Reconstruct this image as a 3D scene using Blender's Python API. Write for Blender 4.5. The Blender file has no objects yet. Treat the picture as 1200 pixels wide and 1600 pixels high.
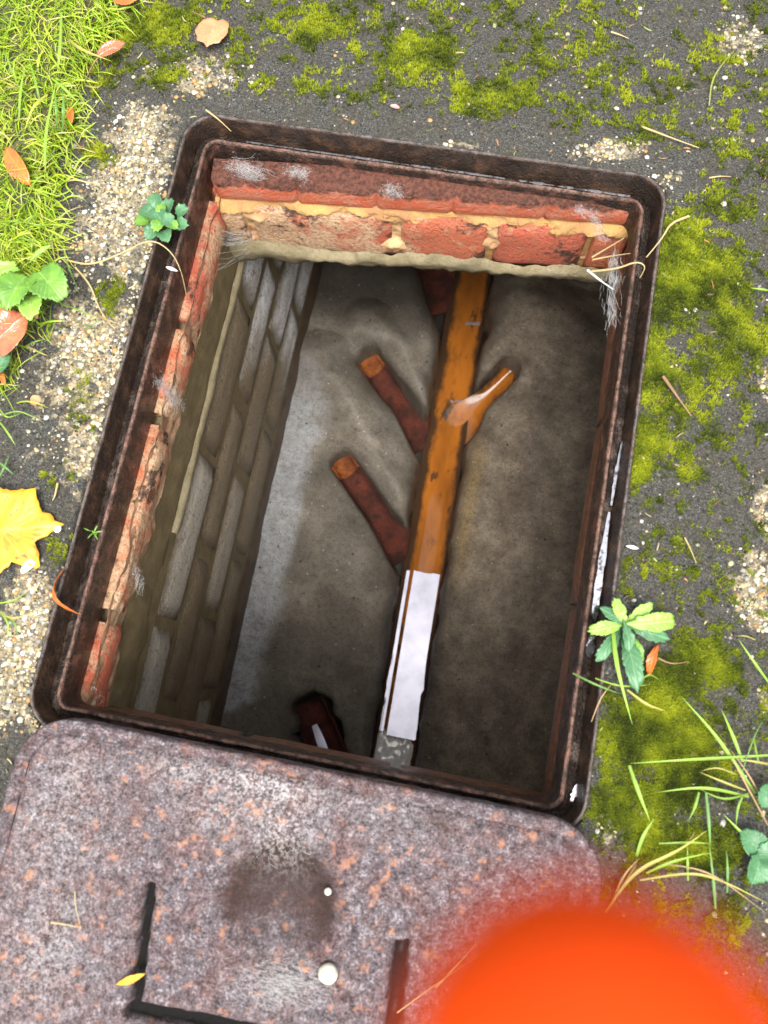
import bpy, bmesh, math, random
import numpy as np
from mathutils import Matrix, Vector

random.seed(7)
rng = np.random.default_rng(7)
scene = bpy.context.scene
col = scene.collection

# ------------------------------------------------------------------ camera
CAM_POS = np.array([0.08857535, -0.21248356, 0.72416338])
CAM_ROT = np.array([[0.9815632489819968, -0.17494241188395535, 0.07699831668374985],
                    [0.18694878453664784, 0.9625809291079539, -0.19618385988133238],
                    [-0.039796233592848146, 0.20696160861834437, 0.9775393354489275]])
FPX = 1200.0
cam = bpy.data.cameras.new('camera')
cam_o = bpy.data.objects.new('camera', cam)
col.objects.link(cam_o)
m = Matrix.Identity(4)
for i in range(3):
    for j in range(3):
        m[i][j] = CAM_ROT[i, j]
    m[i][3] = CAM_POS[i]
cam_o.matrix_world = m
cam.sensor_fit = 'VERTICAL'
cam.sensor_height = 36.0
cam.sensor_width = 36.0
cam.lens = 36.0 * FPX / 1600.0
cam.clip_start = 0.004
cam.clip_end = 400
cam.dof.use_dof = True
cam.dof.focus_distance = 0.93
cam.dof.aperture_fstop = 27.0 / 4.6
scene.camera = cam_o
scene.render.resolution_x = 768
scene.render.resolution_y = 1024

# ------------------------------------------------------------------ sky and sun
SUN_EL, SUN_AZ = math.radians(70), math.radians(165)     # azimuth clockwise from +Y: from behind the camera, slightly right
world = bpy.data.worlds.new('World')
scene.world = world
world.use_nodes = True
wn = world.node_tree
wn.nodes.clear()
sky = wn.nodes.new('ShaderNodeTexSky')
sky.sky_type = 'NISHITA'
sky.sun_disc = False
sky.sun_elevation = SUN_EL
sky.sun_rotation = SUN_AZ
sky.dust_density = 6.0
sky.ozone_density = 0.5
hs = wn.nodes.new('ShaderNodeHueSaturation')
hs.inputs['Saturation'].default_value = 0.22
bg = wn.nodes.new('ShaderNodeBackground')
bg.inputs['Strength'].default_value = 0.15
wo = wn.nodes.new('ShaderNodeOutputWorld')
wn.links.new(sky.outputs[0], hs.inputs['Color'])
wn.links.new(hs.outputs[0], bg.inputs[0])
wn.links.new(bg.outputs[0], wo.inputs[0])
sun = bpy.data.lights.new('sun', 'SUN')
sun.energy = 1.2
sun.angle = math.radians(26)
sun.color = (1.0, 0.96, 0.9)
sun_o = bpy.data.objects.new('sun', sun)
col.objects.link(sun_o)
sd = Vector((math.sin(SUN_AZ) * math.cos(SUN_EL), math.cos(SUN_AZ) * math.cos(SUN_EL), math.sin(SUN_EL)))
sun_o.rotation_euler = sd.to_track_quat('Z', 'Y').to_euler()
scene.view_settings.view_transform = 'Standard'
scene.view_settings.look = 'None'
scene.view_settings.gamma = 1.0
scene.view_settings.exposure = 1.2

# ------------------------------------------------------------------ helpers
def P(u, v, z=0.0):
    """world point on the level plane z, seen at photo position u, v"""
    d = CAM_ROT @ np.array([(u - 600) / FPX, (800 - v) / FPX, -1.0])
    t = (z - CAM_POS[2]) / d[2]
    return CAM_POS + t * d

def _hash(ix, iy, seed):
    h = (ix.astype(np.int64) * 374761393 + iy.astype(np.int64) * 668265263 + seed * 974634777) & 0xFFFFFFFF
    h = ((h ^ (h >> 13)) * 1274126177) & 0xFFFFFFFF
    h = h ^ (h >> 16)
    return (h & 0xFFFF) / 65535.0

def vnoise(x, y, seed=0):
    x = np.asarray(x, float); y = np.asarray(y, float)
    ix = np.floor(x); iy = np.floor(y)
    fx = x - ix; fy = y - iy
    fx = fx * fx * (3 - 2 * fx); fy = fy * fy * (3 - 2 * fy)
    a = _hash(ix, iy, seed); b = _hash(ix + 1, iy, seed)
    c = _hash(ix, iy + 1, seed); d = _hash(ix + 1, iy + 1, seed)
    return (a * (1 - fx) + b * fx) * (1 - fy) + (c * (1 - fx) + d * fx) * fy

def fbm(x, y, octaves=4, seed=0, gain=0.5):
    t = 0; amp = 1; s = 0; x = np.asarray(x, float); y = np.asarray(y, float)
    for o in range(octaves):
        t = t + amp * vnoise(x, y, seed + o * 17)
        s += amp; amp *= gain; x = x * 2.03 + 5.1; y = y * 2.03 + 9.7
    return t / s

def sstep(a, b, x):
    t = np.clip((np.asarray(x, float) - a) / (b - a), 0, 1)
    return t * t * (3 - 2 * t)

def mesh_np(name, V, F, smooth=True, attrs=None, mat=None):
    V = np.asarray(V, np.float32); me = bpy.data.meshes.new(name)
    groups = F if isinstance(F, list) else [F]
    groups = [np.asarray(g, np.int32) for g in groups if len(g)]
    me.vertices.add(len(V)); me.vertices.foreach_set('co', V.ravel())
    nl = sum(g.size for g in groups); npol = sum(len(g) for g in groups)
    me.loops.add(nl); me.polygons.add(npol)
    me.loops.foreach_set('vertex_index', np.concatenate([g.ravel() for g in groups]))
    tot = np.concatenate([np.full(len(g), g.shape[1], np.int32) for g in groups])
    st = np.concatenate([[0], np.cumsum(tot)[:-1]]).astype(np.int32)
    me.polygons.foreach_set('loop_start', st); me.polygons.foreach_set('loop_total', tot)
    me.polygons.foreach_set('use_smooth', np.full(npol, smooth))
    if attrs:
        for k, a in attrs.items():
            a = np.asarray(a, np.float32)
            if a.ndim == 1:
                at = me.attributes.new(k, 'FLOAT', 'POINT'); at.data.foreach_set('value', a)
            else:
                at = me.attributes.new(k, 'FLOAT_COLOR', 'POINT')
                at.data.foreach_set('color', np.c_[a[:, :3], np.ones(len(a))].astype(np.float32).ravel())
    me.update(); me.validate()
    if mat: me.materials.append(mat)
    return me

def obj(name, me, parent=None, mat=None, loc=None):
    o = bpy.data.objects.new(name, me); col.objects.link(o)
    if parent: o.parent = parent
    if mat: me.materials.append(mat)
    if loc is not None: o.location = loc
    return o

def tag(o, label=None, cat=None, group=None, kind=None):
    for k, v in (('label', label), ('category', cat), ('group', group), ('kind', kind)):
        if v: o[k] = v
    return o

def empty(name, loc=(0, 0, 0)):
    o = bpy.data.objects.new(name, None); col.objects.link(o); o.location = loc; o.empty_display_size = 0.02
    return o

def grid_faces(ny, nx, mask=None):
    i = np.arange(ny * nx).reshape(ny, nx)
    f = np.stack([i[:-1, :-1], i[:-1, 1:], i[1:, 1:], i[1:, :-1]], -1)
    return (f[mask] if mask is not None else f.reshape(-1, 4))

def compact(V, F, attrs):
    used = np.unique(F); mp = np.full(len(V), -1); mp[used] = np.arange(len(used))
    return V[used], mp[F], {k: a[used] for k, a in attrs.items()}

def rrect(hx, hy, r, n=14, nx=60, ny=80):
    """points round a rounded rectangle, anticlockwise"""
    r = max(r, 0.0015); pts = []
    for cx, cy, a0, straight in ((hx - r, hy - r, 0, nx), (-hx + r, hy - r, 90, ny), (-hx + r, -hy + r, 180, nx), (hx - r, -hy + r, 270, ny)):
        arc = [(cx + r * math.cos(math.radians(a0 + 90 * k / n)), cy + r * math.sin(math.radians(a0 + 90 * k / n))) for k in range(n + 1)]
        pts.append((arc, straight))
    out = []
    for k in range(4):
        arc, s = pts[k]; nxt = pts[(k + 1) % 4][0][0]
        out += arc
        for j in range(1, s):
            t = j / s; out.append((arc[-1][0] * (1 - t) + nxt[0] * t, arc[-1][1] * (1 - t) + nxt[1] * t))
    return np.array(out)

def loft_rect(name, c, hx, hy, r, profile, jitter=0.0, seed=0):
    rings = []
    for k, (off, z) in enumerate(profile):
        p = rrect(hx - off, hy - off, r - off)
        n = (fbm(p[:, 0] * 60, p[:, 1] * 60, 3, seed + k) - 0.5) * 2 * jitter
        n2 = (fbm(p[:, 0] * 60 + 40, p[:, 1] * 60, 3, seed + k) - 0.5) * 2 * jitter
        q = p * (1 + n[:, None] / max(hx, hy))
        rings.append(np.c_[q[:, 0] + c[0], q[:, 1] + c[1], np.full(len(p), z) + n2])
    n = len(rings[0]); V = np.concatenate(rings)
    i = np.arange(n); j = (i + 1) % n
    F = np.concatenate([np.stack([k * n + i, k * n + j, (k + 1) * n + j, (k + 1) * n + i], -1) for k in range(len(rings) - 1)])
    return mesh_np(name, V, F)

# ------------------------------------------------------------------ material helpers
class Mat:
    def __init__(s, name):
        s.m = bpy.data.materials.new(name); s.m.use_nodes = True
        s.t = s.m.node_tree; s.n = s.t.nodes
        s.b = s.n['Principled BSDF']; s.out = s.n['Material Output']
        s.tc = None
    def link(s, a, b): s.t.links.new(a, b)
    def set(s, **kw):
        for k, v in kw.items():
            k = k.replace('_', ' ')
            i = s.b.inputs[k]
            if hasattr(v, 'is_output'): s.link(v, i)
            else: i.default_value = (*v, 1) if isinstance(v, tuple) and len(v) == 3 else v
    def coord(s, kind='Object'):
        if kind == 'World': return s.n.new('ShaderNodeNewGeometry').outputs['Position']
        if not s.tc: s.tc = s.n.new('ShaderNodeTexCoord')
        return s.tc.outputs[kind]
    def noise(s, scale, detail=4, rough=0.55, dist=0.0, stretch=None, kind='Object', off=None, color=False):
        x = s.n.new('ShaderNodeTexNoise'); x.inputs['Scale'].default_value = scale
        x.inputs['Detail'].default_value = detail; x.inputs['Roughness'].default_value = rough
        x.inputs['Distortion'].default_value = dist
        c = s.coord(kind)
        if stretch or off:
            mp = s.n.new('ShaderNodeMapping')
            if stretch: mp.inputs['Scale'].default_value = stretch
            if off: mp.inputs['Location'].default_value = off
            s.link(c, mp.inputs[0]); c = mp.outputs[0]
        s.link(c, x.inputs['Vector'])
        return x.outputs['Color' if color else 'Fac']
    def voro(s, scale, feature='F1', out='Distance', rnd=1.0):
        x = s.n.new('ShaderNodeTexVoronoi'); x.feature = feature
        x.inputs['Scale'].default_value = scale; x.inputs['Randomness'].default_value = rnd
        s.link(s.coord(), x.inputs['Vector'])
        return x.outputs[out]
    def attr(s, name, out='Fac'):
        x = s.n.new('ShaderNodeAttribute'); x.attribute_name = name
        return x.outputs[out]
    def rand(s):
        return s.n.new('ShaderNodeObjectInfo').outputs['Random']
    def ramp(s, f, stops, interp='LINEAR'):
        x = s.n.new('ShaderNodeValToRGB'); e = x.color_ramp.elements; x.color_ramp.interpolation = interp
        while len(e) < len(stops): e.new(0.5)
        for k, (p, c) in enumerate(stops):
            e[k].position = p
            e[k].color = (*c, 1) if isinstance(c, tuple) else (c, c, c, 1)
        s.link(f, x.inputs[0]); return x.outputs[0]
    def math(s, op, a, b=None, clamp=False):
        x = s.n.new('ShaderNodeMath'); x.operation = op; x.use_clamp = clamp
        for k, v in enumerate((a, b)):
            if v is None: continue
            if hasattr(v, 'is_output'): s.link(v, x.inputs[k])
            else: x.inputs[k].default_value = v
        return x.outputs[0]
    def mix(s, f, a, b, mode='MIX'):
        x = s.n.new('ShaderNodeMix'); x.data_type = 'RGBA'; x.blend_type = mode
        for i, v in ((0, f), (6, a), (7, b)):
            if hasattr(v, 'is_output'): s.link(v, x.inputs[i])
            else: x.inputs[i].default_value = (*v, 1) if isinstance(v, tuple) else v
        return x.outputs[2]
    def bump(s, h, strength=0.5, dist=0.002, prev=None):
        x = s.n.new('ShaderNodeBump'); x.inputs['Strength'].default_value = strength
        x.inputs['Distance'].default_value = dist
        s.link(h, x.inputs['Height'])
        if prev: s.link(prev, x.inputs['Normal'])
        s.link(x.outputs[0], s.b.inputs['Normal']); return x.outputs[0]

MT = {}
# worn concrete apron
k = Mat('concrete')
cell = k.voro(240, out='Color')
sep = k.n.new('ShaderNodeSeparateColor'); k.link(cell, sep.inputs[0])
peb = k.ramp(sep.outputs[0], [(0, (.16, .14, .11)), (.22, (.42, .35, .2)), (.45, (.62, .53, .33)), (.62, (.7, .63, .45)), (.78, (.5, .3, .12)), (.9, (.75, .7, .6)), (1, (.2, .19, .18))], 'CONSTANT')
peb = k.mix(k.ramp(k.noise(150, 5, .7), [(.38, 0.0), (.5, .75)]), k.mix(.35, peb, (.62, .53, .33)), k.ramp(k.noise(420, 3), [(.4, (.05, .045, .035)), (.62, (.36, .29, .17))]))
fine = k.math('ADD', k.math('MULTIPLY', k.noise(620, 4, .8), .6), k.math('MULTIPLY', k.noise(1500, 2, .8), .4))
dark = k.ramp(fine, [(.40, (.006, .006, .006)), (.46, (.030, .029, .026)), (.53, (.085, .082, .073)), (.61, (.28, .27, .23))])
dark = k.mix(k.ramp(k.noise(38, 5, .65), [(.42, 0.0), (.62, .7)]), dark, k.ramp(k.noise(330, 4, .7), [(.35, (.02, .018, .013)), (.55, (.085, .074, .05)), (.7, (.26, .22, .14))]))
pm = k.math('SUBTRACT', k.math('ADD', k.attr('pale'), k.math('MULTIPLY', k.noise(60, 6, .7), 1.9)), 1.42)
pm = k.math('MULTIPLY', pm, 7, True)
c = k.mix(pm, dark, peb)
mm = k.math('SUBTRACT', k.math('ADD', k.attr('moss'), k.math('MULTIPLY', k.noise(120, 4, .6), .9)), .95)
mm = k.math('MULTIPLY', mm, 2.5, True)
c = k.mix(mm, c, k.ramp(k.noise(500, 2), [(.3, (.03, .04, .005)), (.7, (.15, .18, .014))]))
k.set(Base_Color=c, Roughness=.62)
v1 = k.bump(k.voro(240), .8, .003)
k.bump(fine, .9, .004, v1)
MT['concrete'] = k.m
# soil
k = Mat('soil')
k.set(Base_Color=k.ramp(k.noise(180, 5, .65), [(.3, (.03, .028, .01)), (.55, (.085, .085, .03)), (.75, (.16, .15, .06))]), Roughness=.85)
k.bump(k.noise(300, 4), .9, .004); MT['soil'] = k.m
# distant lawn
k = Mat('lawn')
k.set(Base_Color=k.ramp(k.noise(40, 6, .7), [(.3, (.03, .06, .01)), (.7, (.10, .15, .03))]), Roughness=.9)
MT['lawn'] = k.m
# cast iron of the frame
def iron(name, tint, wet, grit=.002, worn=(.20, .17, .155)):
    k = Mat(name)
    n = k.noise(55, 6, .65); f = k.noise(420, 3, .6)
    c = k.ramp(n, [(.30, (.010, .007, .005)), (.5, (.028, .016, .010)), (.66, tint), (.82, (.10, .065, .045))])
    c = k.mix(k.math('MULTIPLY', f, .45), c, (.03, .02, .015))
    pt = k.n.new('ShaderNodeNewGeometry').outputs['Pointiness']
    c = k.mix(k.math('MULTIPLY', k.ramp(pt, [(.53, 0.0), (.58, .8)]), k.ramp(k.noise(120, 4, .7), [(.38, .1), (.58, 1.0)])), c, worn)
    k.set(Base_Color=c, Roughness=k.ramp(k.noise(90, 4), [(.35, wet), (.7, wet + .34)]), Metallic=0.0, Specular_IOR_Level=.38)
    b = k.bump(f, 1.0, grit); k.bump(n, .5, .004, b)
    return k
MT['iron_rim'] = iron('iron_rim', (.085, .042, .022), .22).m
MT['iron_floor'] = iron('iron_floor', (.17, .135, .115), .10, .007).m
MT['iron_lip'] = iron('iron_lip', (.19, .075, .05), .22, .004, (.34, .20, .15)).m  # lip edge tinted paler, its pinkish highlight painted in with the wear
# cover casting
k = Mat('cover_iron')
f = k.math('ADD', k.math('MULTIPLY', k.noise(430, 4, .75), .55), k.math('MULTIPLY', k.noise(120, 5, .7), .45)); n = k.noise(38, 5, .6)
c = k.ramp(f, [(.37, (.016, .012, .013)), (.46, (.075, .060, .065)), (.54, (.145, .122, .133)), (.65, (.40, .37, .385))])
c = k.mix(k.ramp(n, [(.42, 0.0), (.64, .6)]), c, k.ramp(f, [(.42, (.05, .024, .022)), (.6, (.20, .10, .085))]))
rs = k.math('MULTIPLY', k.math('SUBTRACT', k.noise(95, 3, .5, off=(3, 1, 0)), .60), 5, True)
c = k.mix(rs, c, k.mix(k.noise(200, 2), (.46, .17, .075), (.44, .24, .15)))
st = k.math('MULTIPLY', k.attr('stain'), k.ramp(k.noise(240, 4, .7), [(.32, .7), (.5, 1.0)]))
c = k.mix(st, c, k.mix(k.noise(160, 3), (.014, .008, .007), (.05, .025, .018)))
c = k.mix(k.math('MULTIPLY', k.attr('dust'), k.ramp(k.noise(330, 4, .7), [(.46, 0.0), (.6, .7)])), c, (.55, .52, .50))
c = k.mix(k.attr('groove'), c, (.004, .003, .003))
k.set(Base_Color=c, Roughness=.65, Specular_IOR_Level=.22)
b = k.bump(f, .9, .003); k.bump(k.noise(130, 3), .5, .004, b)
MT['cover'] = k.m
# red bricks of the top course
def red_brick(name, cream_k):
  k = Mat(name)
  g = k.noise(230, 5, .7, kind='World'); n = k.noise(24, 5, .6, kind='World')
  c = k.mix(k.rand(), (.60, .17, .07), (.52, .11, .06))
  c = k.mix(k.ramp(k.noise(70, 4, .6, kind='World'), [(.4, 0.0), (.65, .7)]), c, (.45, .16, .09))
  sx_ = k.n.new('ShaderNodeSeparateXYZ'); k.link(k.coord('World'), sx_.inputs[0])
  cream = k.math('ADD', n, k.math('MULTIPLY', sx_.outputs[0], cream_k))
  c = k.mix(k.ramp(cream, [(.46, 0.0), (.60, .9)]), c, k.ramp(g, [(.35, (.42, .24, .12)), (.6, (.66, .48, .30))]))
  c = k.mix(k.ramp(g, [(.30, .85), (.44, 0.0)]), c, (.13, .05, .03))
  c = k.mix(k.ramp(k.noise(17, 6, .7, kind='World', off=(.9, .3, .2)), [(.57, 0.0), (.62, .95)]), c, k.ramp(g, [(.4, (.012, .009, .008)), (.65, (.16, .07, .04))]))
  k.set(Base_Color=c, Roughness=.65); k.bump(g, .9, .005); return k.m
MT['brick_red'] = red_brick('brick_red', -1.1)
MT['brick_red_side'] = red_brick('brick_red_side', -.12)
k = Mat('tile')
g = k.noise(230, 5, .7, kind='World')
c = k.mix(k.ramp(k.noise(60, 4, .6, kind='World'), [(.4, 0.0), (.65, .8)]), (.58, .13, .06), (.52, .22, .14))
sz_ = k.n.new('ShaderNodeSeparateXYZ'); k.link(k.coord('World'), sz_.inputs[0])
ru = k.math('ADD', k.math('MULTIPLY', k.math('ADD', sz_.outputs[2], .036), 40), k.math('MULTIPLY', k.noise(45, 5, .7, kind='World'), 1.0))
c = k.mix(k.ramp(ru, [(.42, 0.0), (.62, .95)]), c, k.ramp(g, [(.38, (.018, .008, .005)), (.6, (.14, .05, .03))]))
k.set(Base_Color=c, Roughness=.55); k.bump(g, .9, .005); MT['tile'] = k.m
k = Mat('brick_red_dark')
g = k.noise(160, 5, .7, kind='World')
c = k.mix(k.ramp(g, [(.38, 0.0), (.6, 1.0)]), (.05, .022, .013), (.15, .065, .035))
k.set(Base_Color=c, Roughness=.4); k.bump(g, .6, .003); MT['brick_dark'] = k.m
# grey engineering bricks of the chamber wall
k = Mat('brick_grey')
r = k.rand(); g = k.noise(170, 5, .7, kind='World'); w = k.noise(40, 5, .65, kind='World')
c = k.ramp(r, [(0, (.24, .18, .11)), (.3, (.34, .27, .18)), (.55, (.28, .21, .13)), (.75, (.54, .48, .39)), (1, (.62, .58, .50))])
c = k.mix(k.math('MULTIPLY', g, .6), c, (.12, .09, .05))
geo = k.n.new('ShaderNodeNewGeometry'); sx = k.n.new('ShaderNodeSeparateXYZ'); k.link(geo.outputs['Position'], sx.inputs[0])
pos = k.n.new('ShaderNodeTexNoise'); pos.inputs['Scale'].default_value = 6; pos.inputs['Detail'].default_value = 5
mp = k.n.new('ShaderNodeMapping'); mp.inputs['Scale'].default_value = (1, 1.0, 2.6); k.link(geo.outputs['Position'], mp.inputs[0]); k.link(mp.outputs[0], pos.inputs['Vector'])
lime_lit = k.math('ADD', k.math('ADD', k.math('MULTIPLY', sx.outputs[1], 2.6), k.math('MULTIPLY', pos.outputs['Fac'], .8)), k.math('MULTIPLY', r, .45))  # whitish deposit and sunlight on the far bricks, painted as one pale tone
lime_lit = k.math('MULTIPLY', k.math('SUBTRACT', lime_lit, 1.02), 3.6, True)
lime_lit = k.math('MULTIPLY', lime_lit, k.ramp(w, [(.3, .45), (.6, 1.0)]))
c = k.mix(lime_lit, c, (.80, .80, .80))
mud = k.n.new('ShaderNodeTexNoise'); mud.inputs['Scale'].default_value = 15; mud.inputs['Detail'].default_value = 6; mud.inputs['Roughness'].default_value = .65; k.link(mp.outputs[0], mud.inputs['Vector'])
c = k.mix(k.ramp(mud.outputs['Fac'], [(.54, 0.0), (.66, .6)]), c, (.15, .11, .065))
c = k.mix(k.math('MULTIPLY', k.attr('edge'), k.ramp(w, [(.35, .7), (.6, 1.0)])), c, (.085, .064, .04))
c = k.mix(k.ramp(g, [(.36, .75), (.46, 0.0)]), c, (.07, .052, .032))
k.set(Base_Color=c, Roughness=.5); k.bump(g, .9, .005); MT['brick_grey'] = k.m
# mortars and renders
def mortar(name, a, b_, rough=.7, wet=None):
    k = Mat(name)
    n = k.noise(30, 5, .6); g = k.noise(260, 4, .7)
    c = k.mix(k.ramp(n, [(.35, 0.0), (.65, 1.0)]), a, b_)
    c = k.mix(k.ramp(g, [(.3, .6), (.45, 0.0), (.7, 0.0), (.8, .35)]), c, tuple(x * .4 for x in a))
    k.set(Base_Color=c, Roughness=rough); b = k.bump(g, .6, .0025); k.bump(n, .4, .006, b)
    return k.m
MT['mortar_olive'] = mortar('mortar_olive', (.20, .165, .085), (.30, .25, .15))
MT['mortar_yellow'] = mortar('mortar_yellow', (.46, .28, .09), (.34, .17, .07), .8)
MT['mortar_buff'] = mortar('mortar_buff', (.60, .40, .20), (.50, .27, .13))
MT['mortar_tan'] = mortar('mortar_tan', (.36, .24, .14), (.26, .12, .06))
MT['mortar_rust'] = mortar('mortar_rust', (.10, .045, .03), (.20, .075, .045), .5)
MT['mortar_wall'] = mortar('mortar_wall', (.13, .098, .045), (.21, .16, .08), .55)
MT['mortar_dark'] = mortar('mortar_dark', (.05, .032, .02), (.10, .065, .04), .5)
MT['render'] = mortar('render', (.40, .36, .29), (.50, .45, .36), .6)
# benching
k = Mat('benching')
n = k.noise(14, 6, .62); g = k.noise(420, 4, .7); sw = k.noise(11, 5, .6, dist=1.6)
c = k.ramp(n, [(.3, (.095, .08, .06)), (.5, (.15, .128, .098)), (.66, (.22, .19, .15))])
c = k.mix(k.attr('right_lit'), c, k.ramp(k.noise(22, 6, .65), [(.32, (.13, .098, .068)), (.48, (.24, .19, .138)), (.66, (.40, .33, .235))]))
c = k.mix(k.ramp(sw, [(.5, 0.0), (.6, .16), (.68, 0.0)]), c, (.24, .22, .18))
c = k.mix(k.math('MULTIPLY', k.attr('strip'), k.ramp(k.noise(60, 5, .7), [(.3, .35), (.6, 1.0)])), c, (.40, .41, .42))
c = k.mix(k.math('MULTIPLY', k.attr('silt'), k.ramp(g, [(.4, .1), (.6, 1.0)])), c, (.44, .29, .10))
c = k.mix(k.attr('bench_dark'), c, (.03, .022, .015))
c = k.mix(1.0, c, k.ramp(k.math('ADD', k.math('MULTIPLY', g, .6), k.math('MULTIPLY', k.noise(130, 5, .75), .4)), [(.38, (.30, .29, .28)), (.47, (.8, .8, .8)), (.55, (1.0, 1.0, 1.0))]), 'MULTIPLY')
c = k.mix(k.math('MULTIPLY', k.attr('crest_glint'), k.ramp(k.noise(90, 4, .7), [(.35, .2), (.6, 1.0)])), c, (.36, .34, .30))
c = k.mix(k.ramp(k.voro(26), [(.05, .9), (.07, 0.0)]), c, (.012, .01, .009))
c = k.mix(k.ramp(k.voro(48), [(.055, .8), (.085, 0.0)]), c, (.42, .40, .36))
k.set(Base_Color=c, Roughness=k.ramp(n, [(.3, .38), (.7, .6)])); b = k.bump(g, .8, .005); k.bump(k.noise(60, 3), .25, .004, b)
MT['benching'] = k.m
# clay channels
def clay(name, a, b_, rough):
    k = Mat(name); n = k.noise(28, 5, .6); g = k.noise(260, 5, .7)
    c = k.mix(k.ramp(n, [(.4, 0.0), (.6, 1.0)]), a, b_)
    c = k.mix(k.ramp(k.noise(34, 5, .65, off=(4, 4, 4)), [(.58, 0.0), (.66, .85)]), c, (.025, .015, .01))
    c = k.mix(k.ramp(g, [(.36, .8), (.5, 0.0)]), c, (.04, .02, .014))
    k.set(Base_Color=c, Roughness=rough, Coat_Weight=.0, Specular_IOR_Level=.3); k.bump(g, .9, .007); return k.m
MT['clay_main'] = clay('clay_main', (.045, .02, .011), (.022, .012, .008), .35)
MT['clay_dark'] = clay('clay_dark', (.13, .03, .017), (.045, .015, .010), .5)
MT['clay_mouth'] = clay('clay_mouth', (.34, .10, .02), (.16, .045, .013), .5)
k = Mat('rusty_water'); n = k.noise(9, 4, .6, stretch=(1, .3, 1))
c = k.ramp(n, [(.3, (.24, .075, .010)), (.55, (.36, .120, .016)), (.75, (.15, .05, .010))])
c = k.mix(k.ramp(k.noise(30, 5, .7, stretch=(1, .45, 1), off=(1, 7, 0)), [(.58, 0.0), (.64, .85)]), c, (.05, .03, .018))
c = k.mix(k.ramp(k.math('ADD', k.math('MULTIPLY', k.attr('stain'), .55), k.noise(26, 5, .7, stretch=(1, .5, 1), off=(3, 3, 0))), [(.56, 0.0), (.84, .95)]), c, (.035, .022, .014))
k.set(Base_Color=c, Roughness=.08, IOR=1.33); k.bump(k.noise(25, 2), .05, .002); MT['rusty_water'] = k.m
k = Mat('pale_water_glint'); k.set(Base_Color=k.ramp(k.noise(30, 5, .6), [(.3, (.33, .33, .38)), (.6, (.44, .43, .49))]), Roughness=.14, Metallic=.5); k.bump(k.noise(18, 2), .03, .001); MT['pale_water_glint'] = k.m
k = Mat('foam'); n = k.noise(150, 4, .6); k.set(Base_Color=k.ramp(n, [(.35, (.72, .69, .60)), (.65, (.88, .87, .84))]), Roughness=.18, Metallic=.2, Coat_Weight=.15); k.bump(n, .2, .002); MT['foam'] = k.m
k = Mat('puddle'); k.set(Base_Color=k.ramp(k.noise(160, 4, .7), [(.36, (.08, .07, .07)), (.5, (.46, .46, .50))]), Roughness=.08, Metallic=.9); k.bump(k.noise(60, 3), .10, .002); MT['puddle'] = k.m
# vegetation
def plant(name, rough=.45, spec=.5, transl=.25):
    k = Mat(name); c = k.attr('Col', 'Color')
    k.set(Base_Color=k.mix(k.math('MULTIPLY', k.noise(150, 3), .35), c, (.02, .03, .004)), Roughness=rough, Specular_IOR_Level=spec)
    tr = k.n.new('ShaderNodeBsdfTranslucent'); k.link(c, tr.inputs[0])
    mx = k.n.new('ShaderNodeMixShader'); mx.inputs[0].default_value = transl
    k.link(k.b.outputs[0], mx.inputs[1]); k.link(tr.outputs[0], mx.inputs[2]); k.link(mx.outputs[0], k.out.inputs[0])
    return k.m
MT['grass'] = plant('grass_blade')
MT['moss'] = plant('moss', .8, .2, .2)
MT['pebble'] = plant('pebble', .6, .4, 0.0)
def leafmat(name, a, b_, vein, rough=.4, spots=.0, spec=.5):
    k = Mat(name); n = k.noise(45, 5, .6)
    c = k.mix(k.ramp(n, [(.38, 0.0), (.62, 1.0)]), a, b_)
    c = k.mix(k.math('MULTIPLY', k.attr('vein'), .6), c, vein)
    c = k.mix(k.ramp(k.noise(90, 4, off=(5, 2, 1)), [(.62, 0.0), (.68, spots)]), c, (.10, .04, .02))
    k.set(Base_Color=c, Roughness=rough, Specular_IOR_Level=spec); k.bump(k.attr('vein'), .5, .0012)
    return k.m
MT['leaf_peach'] = leafmat('leaf_peach', (.62, .27, .13), (.52, .20, .09), (.68, .36, .2), .6, .5)
MT['leaf_brown'] = leafmat('leaf_brown', (.40, .14, .06), (.28, .09, .04), (.45, .2, .1), .22, .6, .8)
MT['leaf_red'] = leafmat('leaf_red', (.36, .10, .05), (.50, .19, .08), (.25, .06, .03), .16, .2, .9)
MT['leaf_yellow'] = leafmat('leaf_yellow', (.74, .40, .012), (.60, .20, .015), (.78, .56, .08), .45, .8)
MT['leaf_orange'] = leafmat('leaf_orange', (.62, .17, .03), (.5, .11, .025), (.65, .25, .06), .35, .3)
MT['leaf_green'] = leafmat('leaf_green', (.15, .32, .03), (.09, .22, .03), (.32, .5, .14), .4, 0)
MT['leaf_bluegreen'] = leafmat('leaf_bluegreen', (.07, .20, .08), (.05, .15, .06), (.2, .36, .2), .4, 0)
MT['leaf_bright'] = leafmat('leaf_bright', (.25, .46, .06), (.20, .38, .05), (.4, .56, .2), .4, 0)
k = Mat('straw'); k.set(Base_Color=k.mix(k.noise(80, 3), (.55, .42, .20), (.40, .30, .14)), Roughness=.6); MT['straw'] = k.m
k = Mat('white_flake'); k.set(Base_Color=k.ramp(k.noise(200, 3), [(.3, (.68, .67, .62)), (.7, (.82, .81, .78))]), Roughness=.5); MT['white'] = k.m
k = Mat('cream_pebble'); k.set(Base_Color=k.ramp(k.noise(220, 4), [(.35, (.42, .41, .30)), (.6, (.62, .61, .50))]), Roughness=.55); k.bump(k.noise(400, 3), .4, .001); MT['cream'] = k.m
k = Mat('web_silk'); k.set(Base_Color=(.42, .42, .41), Roughness=.6); MT['web'] = k.m
k = Mat('twig'); k.set(Base_Color=k.mix(k.noise(120, 3), (.33, .2, .11), (.20, .11, .06)), Roughness=.7); MT['twig'] = k.m
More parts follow.
